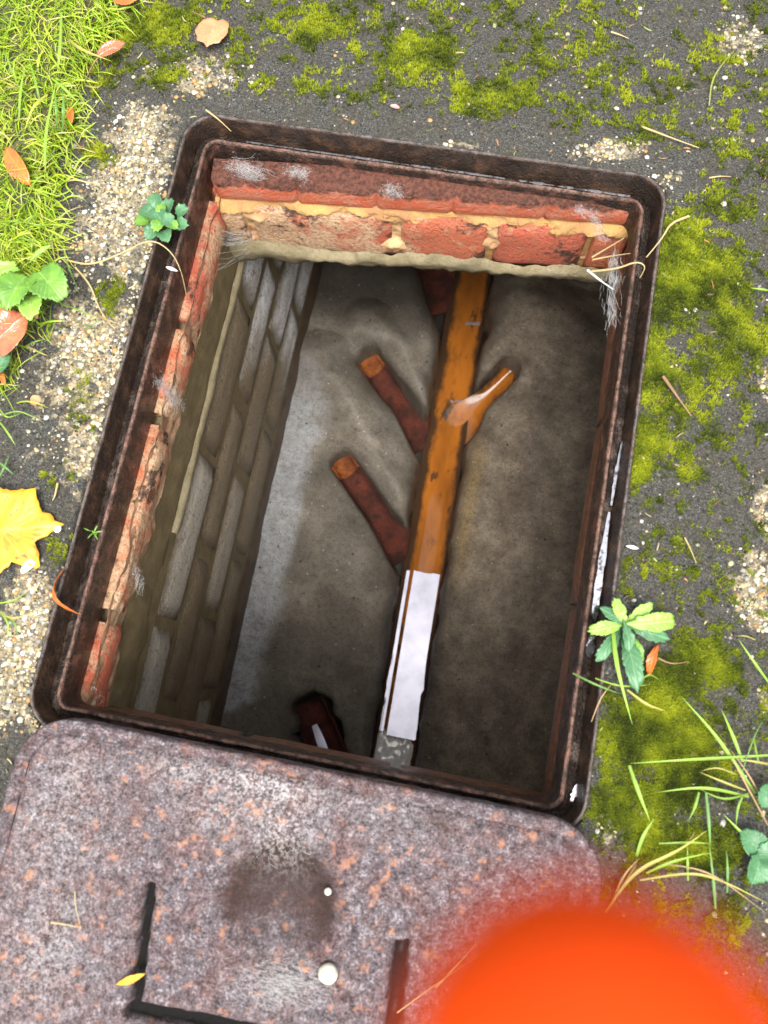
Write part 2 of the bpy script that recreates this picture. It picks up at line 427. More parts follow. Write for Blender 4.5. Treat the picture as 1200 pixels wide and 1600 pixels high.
k = Mat('pink_petal'); k.set(Base_Color=k.mix(k.noise(120, 3), (.6, .3, .27), (.5, .22, .2)), Roughness=.5); MT['pink'] = k.m
k = Mat('orange_glove'); k.set(Base_Color=k.mix(k.noise(120, 3), (.82, .068, .001), (.70, .045, .001)), Roughness=.6, Specular_IOR_Level=.2); k.bump(k.noise(900, 2), .3, .0005); MT['glove'] = k.m

# ------------------------------------------------------------------ layout constants
FC = (-.002, .0055); FHX, FHY = .260, .3305          # cast frame, outside
LHX, LHY = .239, .3075                                # lip of the opening
WALL_X = -.236                                        # face of the bricked wall
TOP_Y = .292                                          # face of the brick course across the opening

def rr_sd(x, y, hx, hy, r, c=FC):
    qx = np.abs(x - c[0]) - (hx - r); qy = np.abs(y - c[1]) - (hy - r)
    return np.hypot(np.maximum(qx, 0), np.maximum(qy, 0)) + np.minimum(np.maximum(qx, qy), 0) - r

S = .00063
def blobs(x, y, L):
    """sum of soft patches; each is a centre and two radii in photo units on the ground"""
    t = np.zeros_like(x)
    for (u, v, ru, rv, w) in L:
        p = P(u, v); q = P(u + 10, v) - p; ang = math.atan2(q[1], q[0])
        dx = x - p[0]; dy = y - p[1]
        a = (dx * math.cos(ang) + dy * math.sin(ang)) / (ru * S); b = (-dx * math.sin(ang) + dy * math.cos(ang)) / (rv * S)
        t = np.maximum(t, w * np.exp(-(a * a + b * b) * .9))
    return t
PALE = [(200, 300, 90, 220, .95), (150, 560, 110, 170, .95), (120, 700, 80, 100, .8), (40, 1000, 60, 130, 1.0), (300, 120, 150, 60, .75),
        (240, 180, 60, 60, .7), (960, 235, 75, 26, .85), (1040, 280, 60, 30, .6), (1165, 60, 60, 60, .8), (1195, 590, 30, 60, .8),
        (1195, 790, 25, 60, .85), (1180, 930, 40, 70, 1.0), (950, 1295, 22, 30, .95), (1195, 1100, 26, 40, .6), (720, 225, 70, 10, .55),
        (1120, 210, 60, 40, .45), (1090, 110, 70, 60, .35), (60, 1090, 40, 60, .9), (150, 870, 40, 40, .5)]
MOSS = [(640, 90, 150, 80, .75), (760, 150, 160, 60, .62), (480, 40, 120, 60, .7), (230, 40, 110, 60, .85), (250, 120, 60, 60, .55), (870, 60, 110, 80, .55),
        (1060, 430, 120, 120, 1.15), (1010, 560, 55, 170, 1.0), (1130, 540, 110, 100, .75), (1020, 640, 60, 120, .85), (1080, 640, 90, 110, .6), (1130, 330, 80, 60, .6), (1100, 370, 80, 50, .7), (1000, 700, 40, 90, .8), (1060, 720, 90, 80, .5),
        (1030, 1150, 120, 130, 1.0), (1000, 1260, 80, 80, .95), (1090, 1040, 90, 80, .75), (1060, 1320, 120, 50, .9), (1180, 250, 60, 60, .4),
        (1150, 760, 70, 70, .4), (990, 900, 40, 60, .45), (170, 460, 30, 40, .6), (130, 600, 30, 45, .6), (140, 660, 40, 40, .5), (90, 740, 50, 40, .5), (150, 240, 40, 30, .6), (165, 130, 60, 70, .5), (100, 850, 50, 60, .4)]

def masks(x, y):
    pale = blobs(x, y, PALE); moss = blobs(x, y, MOSS)
    pale = np.clip(pale * 1.0 - moss * .35, 0, 1) * (.45 + .95 * fbm(x * 30, y * 30, 4, 11, .6))
    moss = np.maximum(moss, .40 * sstep(.24, .30, np.maximum(x, y - .09)))
    moss = moss * (.30 + 1.3 * fbm(x * 26 + 3, y * 26, 5, 5, .62))
    return np.clip(pale, 0, 1.2), np.clip(moss, 0, 1.3)

# ------------------------------------------------------------------ the setting: ground, pavement, soil
xs = np.arange(-.75, .7501, .004); ys = np.arange(-1.08, .8001, .004)
X, Y = np.meshgrid(xs, ys)
def ground_h(x, y):
    pale, moss = masks(x, y)
    z = (fbm(x * 9, y * 9, 3, 3) - .5) * .010 + (fbm(x * 70, y * 70, 3, 8) - .5) * .005 + (vnoise(x * 220, y * 220, 4) - .5) * .0014
    z += np.clip(moss - .35, 0, 1) * .004
    d = rr_sd(x, y, FHX, FHY, .03)
    z = z * sstep(0, .04, d) - .0015
    return z, d
Z, D = ground_h(X, Y)
Z = np.where(D < 0, -.03, Z)
pale, moss = masks(X, Y)
fm = (D[:-1, :-1] + D[1:, 1:]) * .5 > -.0045
V = np.c_[X.ravel(), Y.ravel(), Z.ravel()]
V, F, A = compact(V, grid_faces(*X.shape, fm), {'pale': pale.ravel(), 'moss': moss.ravel()})
tag(obj('pavement', mesh_np('pavement', V, F, True, A, MT['concrete'])), kind='structure')
V = []; a, b = (.75, 60)
V = [(-.75, -1.08, -.003), (.748, -1.08, -.003), (.748, .80, -.003), (-.75, .80, -.003), (-b, -b, -.003), (b, -b, -.003), (b, b, -.003), (-b, b, -.003)]
F = [(4, 5, 1, 0), (5, 6, 2, 1), (6, 7, 3, 2), (7, 4, 0, 3)]
tag(obj('ground', mesh_np('ground', np.array(V), np.array(F), False, None, MT['lawn'])), kind='structure')

# soil bank on the left that the grass grows from
EDGE = np.array([P(*q)[:2] for q in ((235, -140), (190, 0), (150, 90), (118, 180), (100, 300), (88, 420), (60, 520), (15, 620), (-30, 720), (-60, 860), (-100, 1000), (-160, 1300), (-200, 1700))])
def edge_x(y):
    o = np.argsort(EDGE[:, 1]); return np.interp(y, EDGE[o, 1], EDGE[o, 0])
xs2 = np.arange(-.75, -.19, .005); ys2 = np.arange(-.95, .80, .005)
X2, Y2 = np.meshgrid(xs2, ys2)
e = edge_x(Y2) - X2 + (fbm(X2 * 30, Y2 * 30, 3, 21) - .5) * .05
Z2 = np.where(e < 0, -.02, -.008 + .024 * sstep(0, .05, e)) + (fbm(X2 * 60, Y2 * 60, 3, 22) - .5) * .008
f2 = e[:-1, :-1] > -.02
V, F, A = compact(np.c_[X2.ravel(), Y2.ravel(), Z2.ravel()], grid_faces(*X2.shape, f2), {})
tag(obj('soil', mesh_np('soil', V, F, True, None, MT['soil'])), kind='structure')

# ------------------------------------------------------------------ brick chamber
chamber = tag(empty('brick_chamber', (0, 0, -.72)), 'deep brick inspection chamber with mortar benching and clay channels under the iron frame', 'inspection chamber')
def cpart(name, me, mat, parent=chamber):
    me.materials.append(mat)
    o = bpy.data.objects.new(name, me); col.objects.link(o); o.parent = parent
    o.matrix_parent_inverse = Matrix.Translation((0, 0, .72))
    return o
def spart(name, me, parent, loc=(0, 0, 0), rot=(0, 0, 0), scale=(1, 1, 1)):
    o = bpy.data.objects.new(name, me); col.objects.link(o); o.parent = parent
    o.location = loc; o.rotation_euler = rot; o.scale = scale
    return o
def box_me(name, x0, x1, y0, y1, z0, z1, bev=0.0):
    bm = bmesh.new(); bmesh.ops.create_cube(bm, size=1)
    for v in bm.verts: v.co = Vector(((x0 + x1) / 2 + v.co.x * (x1 - x0), (y0 + y1) / 2 + v.co.y * (y1 - y0), (z0 + z1) / 2 + v.co.z * (z1 - z0)))
    if bev: bmesh.ops.bevel(bm, geom=bm.edges[:], offset=bev, segments=1, affect='EDGES')
    me = bpy.data.meshes.new(name); bm.to_mesh(me); bm.free(); return me

# wall slabs (mortar body); rooms: x -.236.. .42, y -.46 .. .68, floor about -.7
wall_left = cpart('wall', box_me('wall', -.34, WALL_X - .0005, -.46, .68, -.80, -.078), MT['mortar_wall'])
wall_far = cpart('wall', box_me('wall', -.236, .42, .66, .76, -.80, -.17), MT['render'])
wall_right = cpart('wall', box_me('wall', .42, .52, -.46, .76, -.80, -.13), MT['render'])
wall_near = cpart('wall', box_me('wall', -.236, .42, -.56, -.46, -.80, -.13), MT['render'])
# roof slabs that the frame stands on: far, right and near
cpart('roof_slab', box_me('roof_slab', -.236, .52, TOP_Y + .040, .78, -.150, -.066), MT['render'])
cpart('roof_slab', box_me('roof_slab', .252, .54, -.58, TOP_Y + .014, -.110, -.052), MT['mortar_dark'])
cpart('roof_slab', box_me('roof_slab', -.236, .250, -.58, -.322, -.128, -.052), MT['mortar_dark'])

# irregular bricks (several meshes shared between copies), size 1 x 1 x 1 around the origin, face towards +X
def brick_me(name, mat, seed, ny=9, nz=4, rough=.02, dx=.10):
    yy = np.linspace(-.5, .5, ny); zz = np.linspace(-.5, .5, nz)
    rings = []
    A_, B_ = np.meshgrid(yy, zz)
    edge = np.minimum(.5 - np.abs(A_), (.5 - np.abs(B_)))
    front = .5 - dx * (edge < 1e-6) * 1.0 + (fbm(A_ * 4 + seed, B_ * 3, 3, seed) - .5) * rough * 6
    ya = A_ * (1 - rough * (fbm(B_ * 3 + seed * 3, A_ * 3, 2, seed) )); zb = B_ * (1 - rough * 2 * fbm(A_ * 3, B_ * 3 + seed, 2, seed + 5))
    front = front - .05 * np.clip(1 - edge / .10, 0, 1) ** 2
    Vf = np.c_[front.ravel(), ya.ravel(), zb.ravel()]
    Vb = Vf.copy(); Vb[:, 0] = -.5
    ff = grid_faces(nz, ny)
    per = [(0, j) for j in range(ny)] + [(i, ny - 1) for i in range(1, nz)] + [(nz - 1, j) for j in range(ny - 2, -1, -1)] + [(i, 0) for i in range(nz - 2, 0, -1)]
    idx = np.array([i * ny + j for i, j in per]); nx_ = np.roll(idx, -1); n = len(Vf)
    side = np.stack([idx, idx + n, nx_ + n, nx_], -1)
    me = mesh_np(name, np.r_[Vf, Vb], np.r_[ff, side], True, {'edge': np.r_[np.clip(1 - edge.ravel() / .09, 0, 1), np.ones(len(Vb))]}, mat)
    return me
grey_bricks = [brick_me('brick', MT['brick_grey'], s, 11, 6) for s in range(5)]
red_bricks = [brick_me('brick', MT['brick_red'], 20 + s, 12, 6, .03) for s in range(4)]
side_bricks = [brick_me('brick', MT['brick_red_side'], 20 + s, 12, 6, .03) for s in range(4)]
tile_bricks = [brick_me('tile', MT['tile'], 60 + s, 16, 6, .012) for s in range(3)]
dark_bricks = [brick_me('brick', MT['brick_dark'], 40 + s, 7, 4) for s in range(3)]
W0 = np.array([0, 0, .0])
def brick(meshes, parent, c, size, rz=0.0):
    o = spart('brick', random.choice(meshes), parent, c, (random.uniform(-.01, .01), 0, rz + random.uniform(-.008, .008)), size)
    o.matrix_parent_inverse = Matrix.Identity(4)
    return o
# left wall, courses of bricks laid on edge
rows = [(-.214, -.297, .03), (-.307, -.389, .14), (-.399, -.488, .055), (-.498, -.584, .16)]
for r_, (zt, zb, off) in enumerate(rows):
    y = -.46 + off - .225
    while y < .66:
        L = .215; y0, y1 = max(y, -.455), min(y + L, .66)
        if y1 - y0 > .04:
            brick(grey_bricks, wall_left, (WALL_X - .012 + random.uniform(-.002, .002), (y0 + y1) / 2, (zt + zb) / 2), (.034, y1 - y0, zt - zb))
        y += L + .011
# top course of the left wall, red and broken along its lower edge
y = -.33; Ls = [.11, .205, .10, .15, .19, .07]
for L in Ls:
    hh = random.uniform(.034, .052)
    if y > .29: break
    brick(side_bricks, wall_left, (WALL_X - .006, y + L / 2, -.060 - hh / 2), (.030, L, hh)); y += L + .012
yy_ = np.arange(-.33, .30, .0025); zz_ = np.linspace(-.056, -.112, 24); Ys_, Zs_ = np.meshgrid(yy_, zz_)
Xs_ = WALL_X + .004 + (fbm(Ys_ * 18 + 4, Zs_ * 40, 5, 331, .6) - .50) * .020
cpart('mortar_smear', mesh_np('mortar_smear', np.c_[Xs_.ravel(), Ys_.ravel(), Zs_.ravel()], grid_faces(*Xs_.shape)), MT['mortar_tan'])
# smooth mortar band and dark skirting on the left wall
def strip_x(name, x, y0, y1, zt, zb, mat, amp_t, amp_b, thick, seed, nz=10):
    yy = np.arange(y0, y1, .006); tt = np.linspace(0, 1, nz)
    Yg, Tg = np.meshgrid(yy, tt)
    top = zt + (fbm(yy * 22, yy * 0 + seed, 4, seed) - .5) * 2 * amp_t
    bot = zb + (fbm(yy * 30, yy * 0 + seed + 3, 4, seed + 2) - .5) * 2 * amp_b
    Zg = top[None] * (1 - Tg) + bot[None] * Tg
    Xg = x + thick * np.sin(np.pi * np.clip(Tg, .0, 1)) ** .35 + (fbm(Yg * 25, Zg * 25, 4, seed + 9) - .5) * .006
    return mesh_np(name, np.c_[Xg.ravel(), Yg.ravel(), Zg.ravel()], grid_faces(*Xg.shape))
o = cpart('mortar_band', strip_x('mortar_band', WALL_X - .006, -.46, .66, -.100, -.207, MT['mortar_wall'], .012, .007, .008, 3), MT['mortar_wall'])
o = cpart('skirting', strip_x('skirting', WALL_X - .006, -.46, .66, -.592, -.72, MT['mortar_dark'], .004, .002, .012, 13), MT['mortar_dark'])
o = cpart('mortar_ridge', strip_x('mortar_ridge', WALL_X - .003, -.10, .40, -.192, -.212, MT['mortar_olive'], .003, .004, .008, 33, 6), MT['mortar_olive'])

# brick course across the far side of the opening
far_course = cpart('brick_course', box_me('brick_course', -.236, .245, TOP_Y + .006, TOP_Y + .034, -.150, -.064), MT['mortar_yellow'])
for x0, x1 in ((-.234, -.205), (-.197, -.030), (-.020, .083), (.092, .196), (.203, .243)):
    brick(red_bricks, far_course, ((x0 + x1) / 2, TOP_Y + .012, -.108), (.030, x1 - x0, .086), -math.pi / 2)
for x0, x1 in ((-.232, -.136), (-.137, -.046), (-.047, .040), (.039, .143), (.142, .244)):
    o = brick(tile_bricks, far_course, ((x0 + x1) / 2, TOP_Y + .0205, -.0450), (.030, x1 - x0, .036), -math.pi / 2)
    o.name = 'tile'
def joint():
    xx = np.arange(-.234, .243, .003); rows_ = []
    for t in np.linspace(0, 1, 7):
        z = -.058 + .004 * (fbm(xx * 30, xx * 0, 3, 91) - .5) - (.011 + .022 * (fbm(xx * 26, xx * 0 + 3, 5, 92, .65) - .5)) * t
        rows_.append(np.c_[xx, TOP_Y + .010 - .010 * t - .003 * math.sin(math.pi * t) ** .6 - (fbm(xx * 24, z * 60, 5, 93, .7) - .52) * .026, z])
    return mesh_np('mortar_joint', np.concatenate(rows_), grid_faces(7, len(xx)), True, None, MT['mortar_yellow'])
jo = spart('mortar_joint', joint(), far_course)
def smear():
    xx = np.arange(-.234, .242, .0025); zz = np.linspace(-.070, -.152, 34); Xs, Zs = np.meshgrid(xx, zz)
    n_ = fbm(Xs * 22 + 4, Zs * 40, 5, 131, .6) - .16 * sstep(-.06, .10, Xs)
    Ys = TOP_Y + .004 - (n_ - .47) * .030 + (fbm(Xs * 120, Zs * 120, 3, 132) - .5) * .003
    return mesh_np('mortar_smear', np.c_[Xs.ravel(), Ys.ravel(), Zs.ravel()], grid_faces(*Xs.shape), True, None, MT['mortar_buff'])
spart('mortar_smear', smear(), far_course)
SK = .088
far_course.rotation_euler.z = SK; far_course.location = (.292 * math.sin(SK), -.0035, 0)
# ragged mortar that hangs below the course
def ragged():
    xx = np.arange(-.234, .2401, .0025); n = len(xx)
    low = -.168 - .010 * (fbm(xx * 26, xx * 0 + 2.2, 5, 77) - .5) * 2 - .006 * sstep(.0, .25, -xx) + (vnoise(xx * 140, xx * 0, 3) - .5) * .004
    top = -.134 + .014 * (fbm(xx * 32, xx * 0 + 8.2, 4, 79) - .5) * 2
    rows_ = []
    for t in np.linspace(0, 1, 9):
        z = top * (1 - t) + low * t
        yv = TOP_Y - .004 - .006 * math.sin(math.pi * min(t * 1.15, 1)) + (fbm(xx * 70, z * 70, 3, 5) - .5) * .006
        rows_.append(np.c_[xx, yv, z])
    rows_.append(np.c_[xx, np.full(n, TOP_Y + .03), low + .006])
    rows_.append(np.c_[xx, np.full(n, TOP_Y + .12), low + .012])
    V = np.concatenate(rows_); V[:, 1] += .088 * V[:, 0] - .0035
    return mesh_np('mortar_edge', V, grid_faces(len(rows_), n))
cpart('mortar_edge', ragged(), MT['mortar_olive'])
# right and near courses under the frame
right_course = cpart('brick_course', box_me('brick_course', .243, .252, -.32, .30, -.110, -.05), MT['mortar_dark'])
y = -.315
while y < .27:
    brick(dark_bricks, right_course, (.245, y + .1, -.086), (.02, .2, .044), math.pi); y += .204
near_course = cpart('brick_course', box_me('brick_course', -.236, .243, -.322, -.313, -.128, -.05), MT['mortar_dark'])
x = -.23
while x < .2:
    brick(dark_bricks, near_course, (x + .075, -.313, -.09), (.02, .15, .064), math.pi / 2); x += .16

# benching: a sheet with the main channel and its branches sunk into it
MAIN = ((.058, .66), (.0765, -.46), .049)
BR = {'b_upper': ((-.104, .358), (.055, .205), .0235), 'b_lower': ((-.114, .146), (.055, -.02), .0235),
      'b_right': ((.160, .388), (.075, .272), .023), 'b_near': ((-.078, -.322), (.07, -.54), .030), 'b_far': ((-.09, .70), (.06, .47), .036)}
FLARE = .5
def seg_d(x, y, a, b):
    ax, ay = a; bx, by = b; vx, vy = bx - ax, by - ay
    t = np.clip(((x - ax) * vx + (y - ay) * vy) / (vx * vx + vy * vy), 0, 1)
    return np.hypot(x - ax - t * vx, y - ay - t * vy), t
xs3 = np.arange(-.245, .4301, .003); ys3 = np.arange(-.47, .6701, .003)
X3, Y3 = np.meshgrid(xs3, ys3)
dm, _ = seg_d(X3, Y3, MAIN[0], MAIN[1]); dm = dm - MAIN[2] + .005 + (fbm(X3 * 8, Y3 * 26, 4, 61, .6) - .5) * .012
db = np.full_like(X3, 9.0)
for kk, (a, b, r) in BR.items():
    d_, _t = seg_d(X3, Y3, a, b); db = np.minimum(db, d_ - r * (1 + (FLARE if kk != 'b_right' else 1.0) * sstep(.45, .95, _t)) * (1 + 1.1 * (kk == 'b_near') * (fbm(X3 * 30, Y3 * 30, 3, 4) - .25)))
xc = .067
left = X3 < xc
base = np.where(left, -.694 + .052 * np.clip((xc - X3) / .30, 0, 1) ** .8, -.694 + .054 * np.clip((X3 - xc) / .33, 0, 1) ** .8)
bul = np.zeros_like(X3)
for a_, b_, w_, hgt in (((500, 560), (628, 775), .060, .036), ((575, 500), (668, 635), .050, .034), ((470, 800), (600, 960), .075, .020), ((640, 440), (670, 560), .05, .02), ((800, 470), (900, 520), .09, .030), ((830, 640), (760, 760), .06, .012)):
    d_, _t = seg_d(X3, Y3, P(*a_, -.65)[:2], P(*b_, -.65)[:2]); q_ = np.clip(1 - (d_ + (fbm(X3 * 18, Y3 * 18, 3, 19) - .5) * .012) / w_, 0, 1)
    bul = np.maximum(bul, hgt * (q_ - .12 * sstep(.75, 1.0, q_)))
for (bx, by, rx, ry, w) in ((-.02, .46, .09, .09, .034), (-.035, .255, .10, .030, .020), (.0, .36, .035, .10, .018), (-.04, .345, .08, .03, -.010), (-.05, .16, .08, .03, -.008), (.20, .49, .09, .09, .045), (.20, .35, .07, .04, -.014), (-.05, .05, .08, .05, -.004), (-.06, -.14, .09, .12, .012), (.22, .10, .12, .2, .006)):
    bul += w * np.exp(-((X3 - bx) / rx) ** 2 - ((Y3 - by) / ry) ** 2)
base = base - .010 + bul + (fbm(X3 * 7, Y3 * 7, 3, 31) - .5) * .010 + (fbm(X3 * 60, Y3 * 60, 2, 32) - .5) * .0015
d = np.minimum(dm, db)
base = base + .012 * sstep(.50, .40, Y3) * sstep(-.16, -.02, Y3) * sstep(.30, .20, X3)
sh = .016 * np.clip(1 - db / .034, 0, 1) ** 1.6 + .006 * np.clip(1 - db / .008, 0, 1) ** 2 + .014 * np.clip(1 - dm / .020, 0, 1) ** 2
Z3 = np.where(d > 0, base - sh, -.80)
trans = sstep(-.004, .0, d)
Z3 = np.where((d <= 0) & (d > -.004), -.80 + (base - .022 + .80) * trans, Z3)
strip = .85 * sstep(.070, .035, X3 - (-.225) + (fbm(X3 * 14, Y3 * 14, 4, 51) - .5) * .06 + np.where(Y3 > .25, (Y3 - .25) * .4, 0) + .10 * sstep(-.30, -.37, Y3))
strip = strip * sstep(.40, .16, Y3)
silt = np.exp(-((dm - .020) / .014) ** 2) * (X3 > xc) * sstep(-.10, .06, Y3) * sstep(.27, .20, Y3)
bench_dark = np.clip(.40 * np.exp(-np.maximum(d, 0) / .004) + .35 * np.exp(-((dm - .01) / .03) ** 2) * (X3 > xc) + .7 * sstep(.40, .50, Y3 + .04 * fbm(X3 * 20, Y3 * 20, 3, 3)) * (X3 < xc) + .18 * sstep(.305, .33, X3 + (fbm(X3 * 20, Y3 * 20, 3, 2) - .5) * .03), 0, .9)  # shade under the far overhang painted dark, channel edges darkened too
right_lit = sstep(.0, .03, X3 - xc) * .9  # right bench painted lighter and browner for the light falling there
crest_glint = np.zeros_like(X3)  # pale streaks paint the light caught along the ridge crests
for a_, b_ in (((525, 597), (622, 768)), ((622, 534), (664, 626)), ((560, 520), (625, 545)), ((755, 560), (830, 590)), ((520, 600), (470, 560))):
    d_, _t = seg_d(X3, Y3, P(*a_, -.655)[:2], P(*b_, -.655)[:2]); crest_glint = np.maximum(crest_glint, np.exp(-((d_ + (fbm(X3 * 50, Y3 * 50, 3, 15) - .5) * .008) / .0045) ** 2) * .32)
V = np.c_[X3.ravel(), Y3.ravel(), Z3.ravel()]
benching = cpart('benching', mesh_np('benching', V, grid_faces(*X3.shape), True, {'strip': strip.ravel(), 'silt': silt.ravel(), 'bench_dark': bench_dark.ravel(), 'right_lit': right_lit.ravel(), 'crest_glint': crest_glint.ravel()}), MT['benching'])

def half_pipe(name, a, b, r, za, zb, th=.007, n=16, m_=24, side=0.008, seed=0, clip=0, flare=0.0):
    """open channel of half-round section with a wall thickness, invert heights za, zb"""
    a = np.array(a); b = np.array(b); u = (b - a) / np.linalg.norm(b - a); w = np.array([-u[1], u[0]])
    ang = np.linspace(math.pi, 2 * math.pi, n)
    def sec(rr): 
        s = [(-rr, r + side)] + [(rr * math.cos(t), r + rr * math.sin(t)) for t in ang] + [(rr, r + side)]
        return s
    prof = sec(r) + sec(r + th)[::-1]
    K = len(prof); V = []
    for j in range(m_ + 1):
        t = j / m_; c = a + (b - a) * t; z = za + (zb - za) * t
        for (o_, h) in prof:
            q = c + w * o_ * (1 + flare * float(sstep(.45, .95, t))); V.append((q[0], q[1], z + h))
    V = np.array(V); i = np.arange(K); i2 = (i + 1) % K
    F = np.concatenate([np.stack([j * K + i, j * K + i2, (j + 1) * K + i2, (j + 1) * K + i], -1) for j in range(m_)])
    if clip:
        ax = np.array(MAIN[0]); mu = np.array(MAIN[1]) - ax; mu = mu / np.linalg.norm(mu); mn = np.array([-mu[1], mu[0]])
        dd = (V[:, :2] - ax) @ mn; sg = np.sign(((a - ax) @ mn)); dd = dd * sg; rate = -(u @ mn) * sg
        back = np.clip((clip - dd) / max(rate, .2), 0, None); V[:, :2] -= u * back[:, None]
    caps = []
    h = K // 2
    for base_ in (0, m_ * K):
        for q in range(h - 1): caps.append((base_ + q, base_ + q + 1, base_ + K - 2 - q, base_ + K - 1 - q))
    return mesh_np(name, V, np.r_[F, np.array(caps)])
INV = -.785
mc = half_pipe('main_channel', MAIN[0], MAIN[1], MAIN[2] - .001, INV, INV - .004, .004, 20, 220, .004)
bm = bmesh.new(); bm.from_mesh(mc); gone = []
for f_ in bm.faces:                                   # openings where the branches run in
    cx_, cy_, cz_ = f_.calc_center_median()
    for kk, (a, b, r) in BR.items():
        d_, t_ = seg_d(cx_, cy_, a, b)
        side_a = a[0] - (MAIN[0][0] + (MAIN[1][0] - MAIN[0][0]) * (a[1] - MAIN[0][1]) / (MAIN[1][1] - MAIN[0][1])); side_f = cx_ - (MAIN[0][0] + (MAIN[1][0] - MAIN[0][0]) * (cy_ - MAIN[0][1]) / (MAIN[1][1] - MAIN[0][1]))
        if d_ < r * (1.45 if kk != 'b_right' else 1.9) and side_a * side_f > 0 and abs(side_f) > .022: gone.append(f_); break
bmesh.ops.delete(bm, geom=gone, context='FACES'); bm.to_mesh(mc); bm.free()
cpart('main_channel', mc, MT['clay_main'])
for kk, (a, b, r) in BR.items():
    if kk == 'b_far' or kk == 'b_near':
        za, zb = -.742, -.752
    elif kk == 'b_right':
        za, zb = -.724, -.764
    else:
        za, zb = -.714, -.760
    a_ = np.array(a); b_ = np.array(b); u = (b_ - a_) / np.linalg.norm(b_ - a_)
    # stop at the wall of the main channel
    ax = np.array(MAIN[0]); bx = np.array(MAIN[1]); mu = (bx - ax) / np.linalg.norm(bx - ax); mn = np.array([-mu[1], mu[0]])
    da = abs((a_ - ax) @ mn); dbb = (b_ - ax) @ mn; s0 = (a_ - ax) @ mn
    t = (s0 - math.copysign(MAIN[2] - .012 if kk != 'b_right' else .022, s0)) / (s0 - dbb) if abs(s0 - dbb) > 1e-6 else 1
    e_ = a_ + (b_ - a_) * min(t, 1)
    st_ = a_ + u * (.012 if kk != 'b_right' else -.03)
    mat = MT['rusty_water'] if kk == 'b_right' else MT['clay_dark']
    if kk == 'b_right':
        wv = np.array([-u[1], u[0]]); V = []
        for t in np.linspace(0, 1, 22):
            c_ = (a_ - u * .022) * (1 - t) + (b_ - u * .004) * t; hw = .019 + .026 * float(sstep(.35, 1.0, t))
            for q_ in np.linspace(-1, 1, 9):
                pq = c_ + wv * hw * q_; V.append((pq[0], pq[1], -.726 * (1 - t) + -.7705 * t + .010 * (1 - t) * q_ * q_))
        cpart('branch_channel', mesh_np('branch_channel', np.array(V), grid_faces(22, 9), True, {'stain': np.tile(np.abs(np.linspace(-1, 1, 9)) * .5, 22)}), mat)
        continue
    cpart('branch_channel', half_pipe('branch_channel', st_, e_, r - .001, za, zb, .004, 14, 16, .006, 0, MAIN[2] - .013 if kk != 'b_right' else .020, FLARE if kk != 'b_right' else 1.0), mat)
    if kk != 'b_right': cpart('pipe_mouth', half_pipe('pipe_mouth', a_ - u * .03, a_ + u * .016, r - .004, za + .004, za + .003, .003, 14, 6, .003), MT['clay_dark'] if kk == 'b_near' else MT['clay_mouth'])

# water lying in the main channel
def water_sheet(name, y0, y1, z, halfw, mat, kind='structure', seed=0, ragged_end=.004, side=(-1, 1), rise=0.0, edge_wob=0.0, dish=0.0):
    yy = np.linspace(y0, y1, 90); tt = np.linspace(side[0], side[1], 11)
    T, Yg = np.meshgrid(tt, yy)
    cx = np.interp(Yg, [MAIN[1][1], MAIN[0][1]], [MAIN[1][0], MAIN[0][0]])
    Xg = cx + T * halfw
    endf = (np.arange(90) >= 88)[:, None] * (fbm(T * 3, T * 0 + seed, 3, seed) - .5) * 2 * ragged_end
    Xg = Xg + np.sign(T) * (np.abs(T) > .9) * (fbm(Yg * 40, T * 3 + seed, 4, 7 + seed, .6) - .6) * edge_wob
    return mesh_np(name, np.c_[Xg.ravel(), (Yg + endf).ravel(), (z + dish * T * T + rise * np.clip(-.17 - Yg, 0, None) ** 2).ravel()], grid_faces(*Xg.shape), True, {'stain': np.clip(np.where(T < 0, sstep(.35, .95, -T), sstep(.6, 1.0, T) * .9), 0, 1).ravel()})
zw = -.766
tag(obj('rusty_water', water_sheet('rusty_water', -.455, .65, zw - .003, .0400, None, dish=.009), None, MT['rusty_water']), kind='structure')
tag(obj('pale_water_glint', water_sheet('pale_water_glint', -.330, -.018, zw + .003, .036, None, seed=3, side=(-.52, 1), rise=.33, edge_wob=.008), None, MT['pale_water_glint']), kind='structure')  # pale sheet stands for the bright sky reflection on the water
tag(obj('pale_water_glint', water_sheet('pale_water_glint', -.325, -.02, zw + .003, .036, None, seed=5, side=(-.95, -.72), rise=.33, edge_wob=.006), None, MT['pale_water_glint']), kind='structure')
def sheet_poly(name, pix, z, mat):
    bm = bmesh.new(); vs = [bm.verts.new(tuple(P(a, b, z))) for a, b in pix]; f_ = bm.faces.new(vs)
    if f_.normal.z < 0 or True: bm.normal_update(); 
    if f_.normal.z < 0: f_.normal_flip()
    bmesh.ops.triangulate(bm, faces=bm.faces[:]); me = bpy.data.meshes.new(name); bm.to_mesh(me); bm.free()
    tag(obj(name, me, None, mat), kind='structure')
def ripple_glint(u0, u1, v, tilt):  # pale slivers laid on the water in place of ripple glints
    us = np.linspace(u0, u1, 26); top = [(u, v + (u - u0) * tilt + random.uniform(-3.5, .5)) for u in us]; bot = [(u, v + (u - u0) * tilt + random.uniform(1.0, 3.5)) for u in us[::-1]]
    sheet_poly('pale_water_glint', top + bot, zw + .003, MT['pale_water_glint'])
ripple_glint(704, 782, 627, .06); ripple_glint(727, 752, 505, .03)
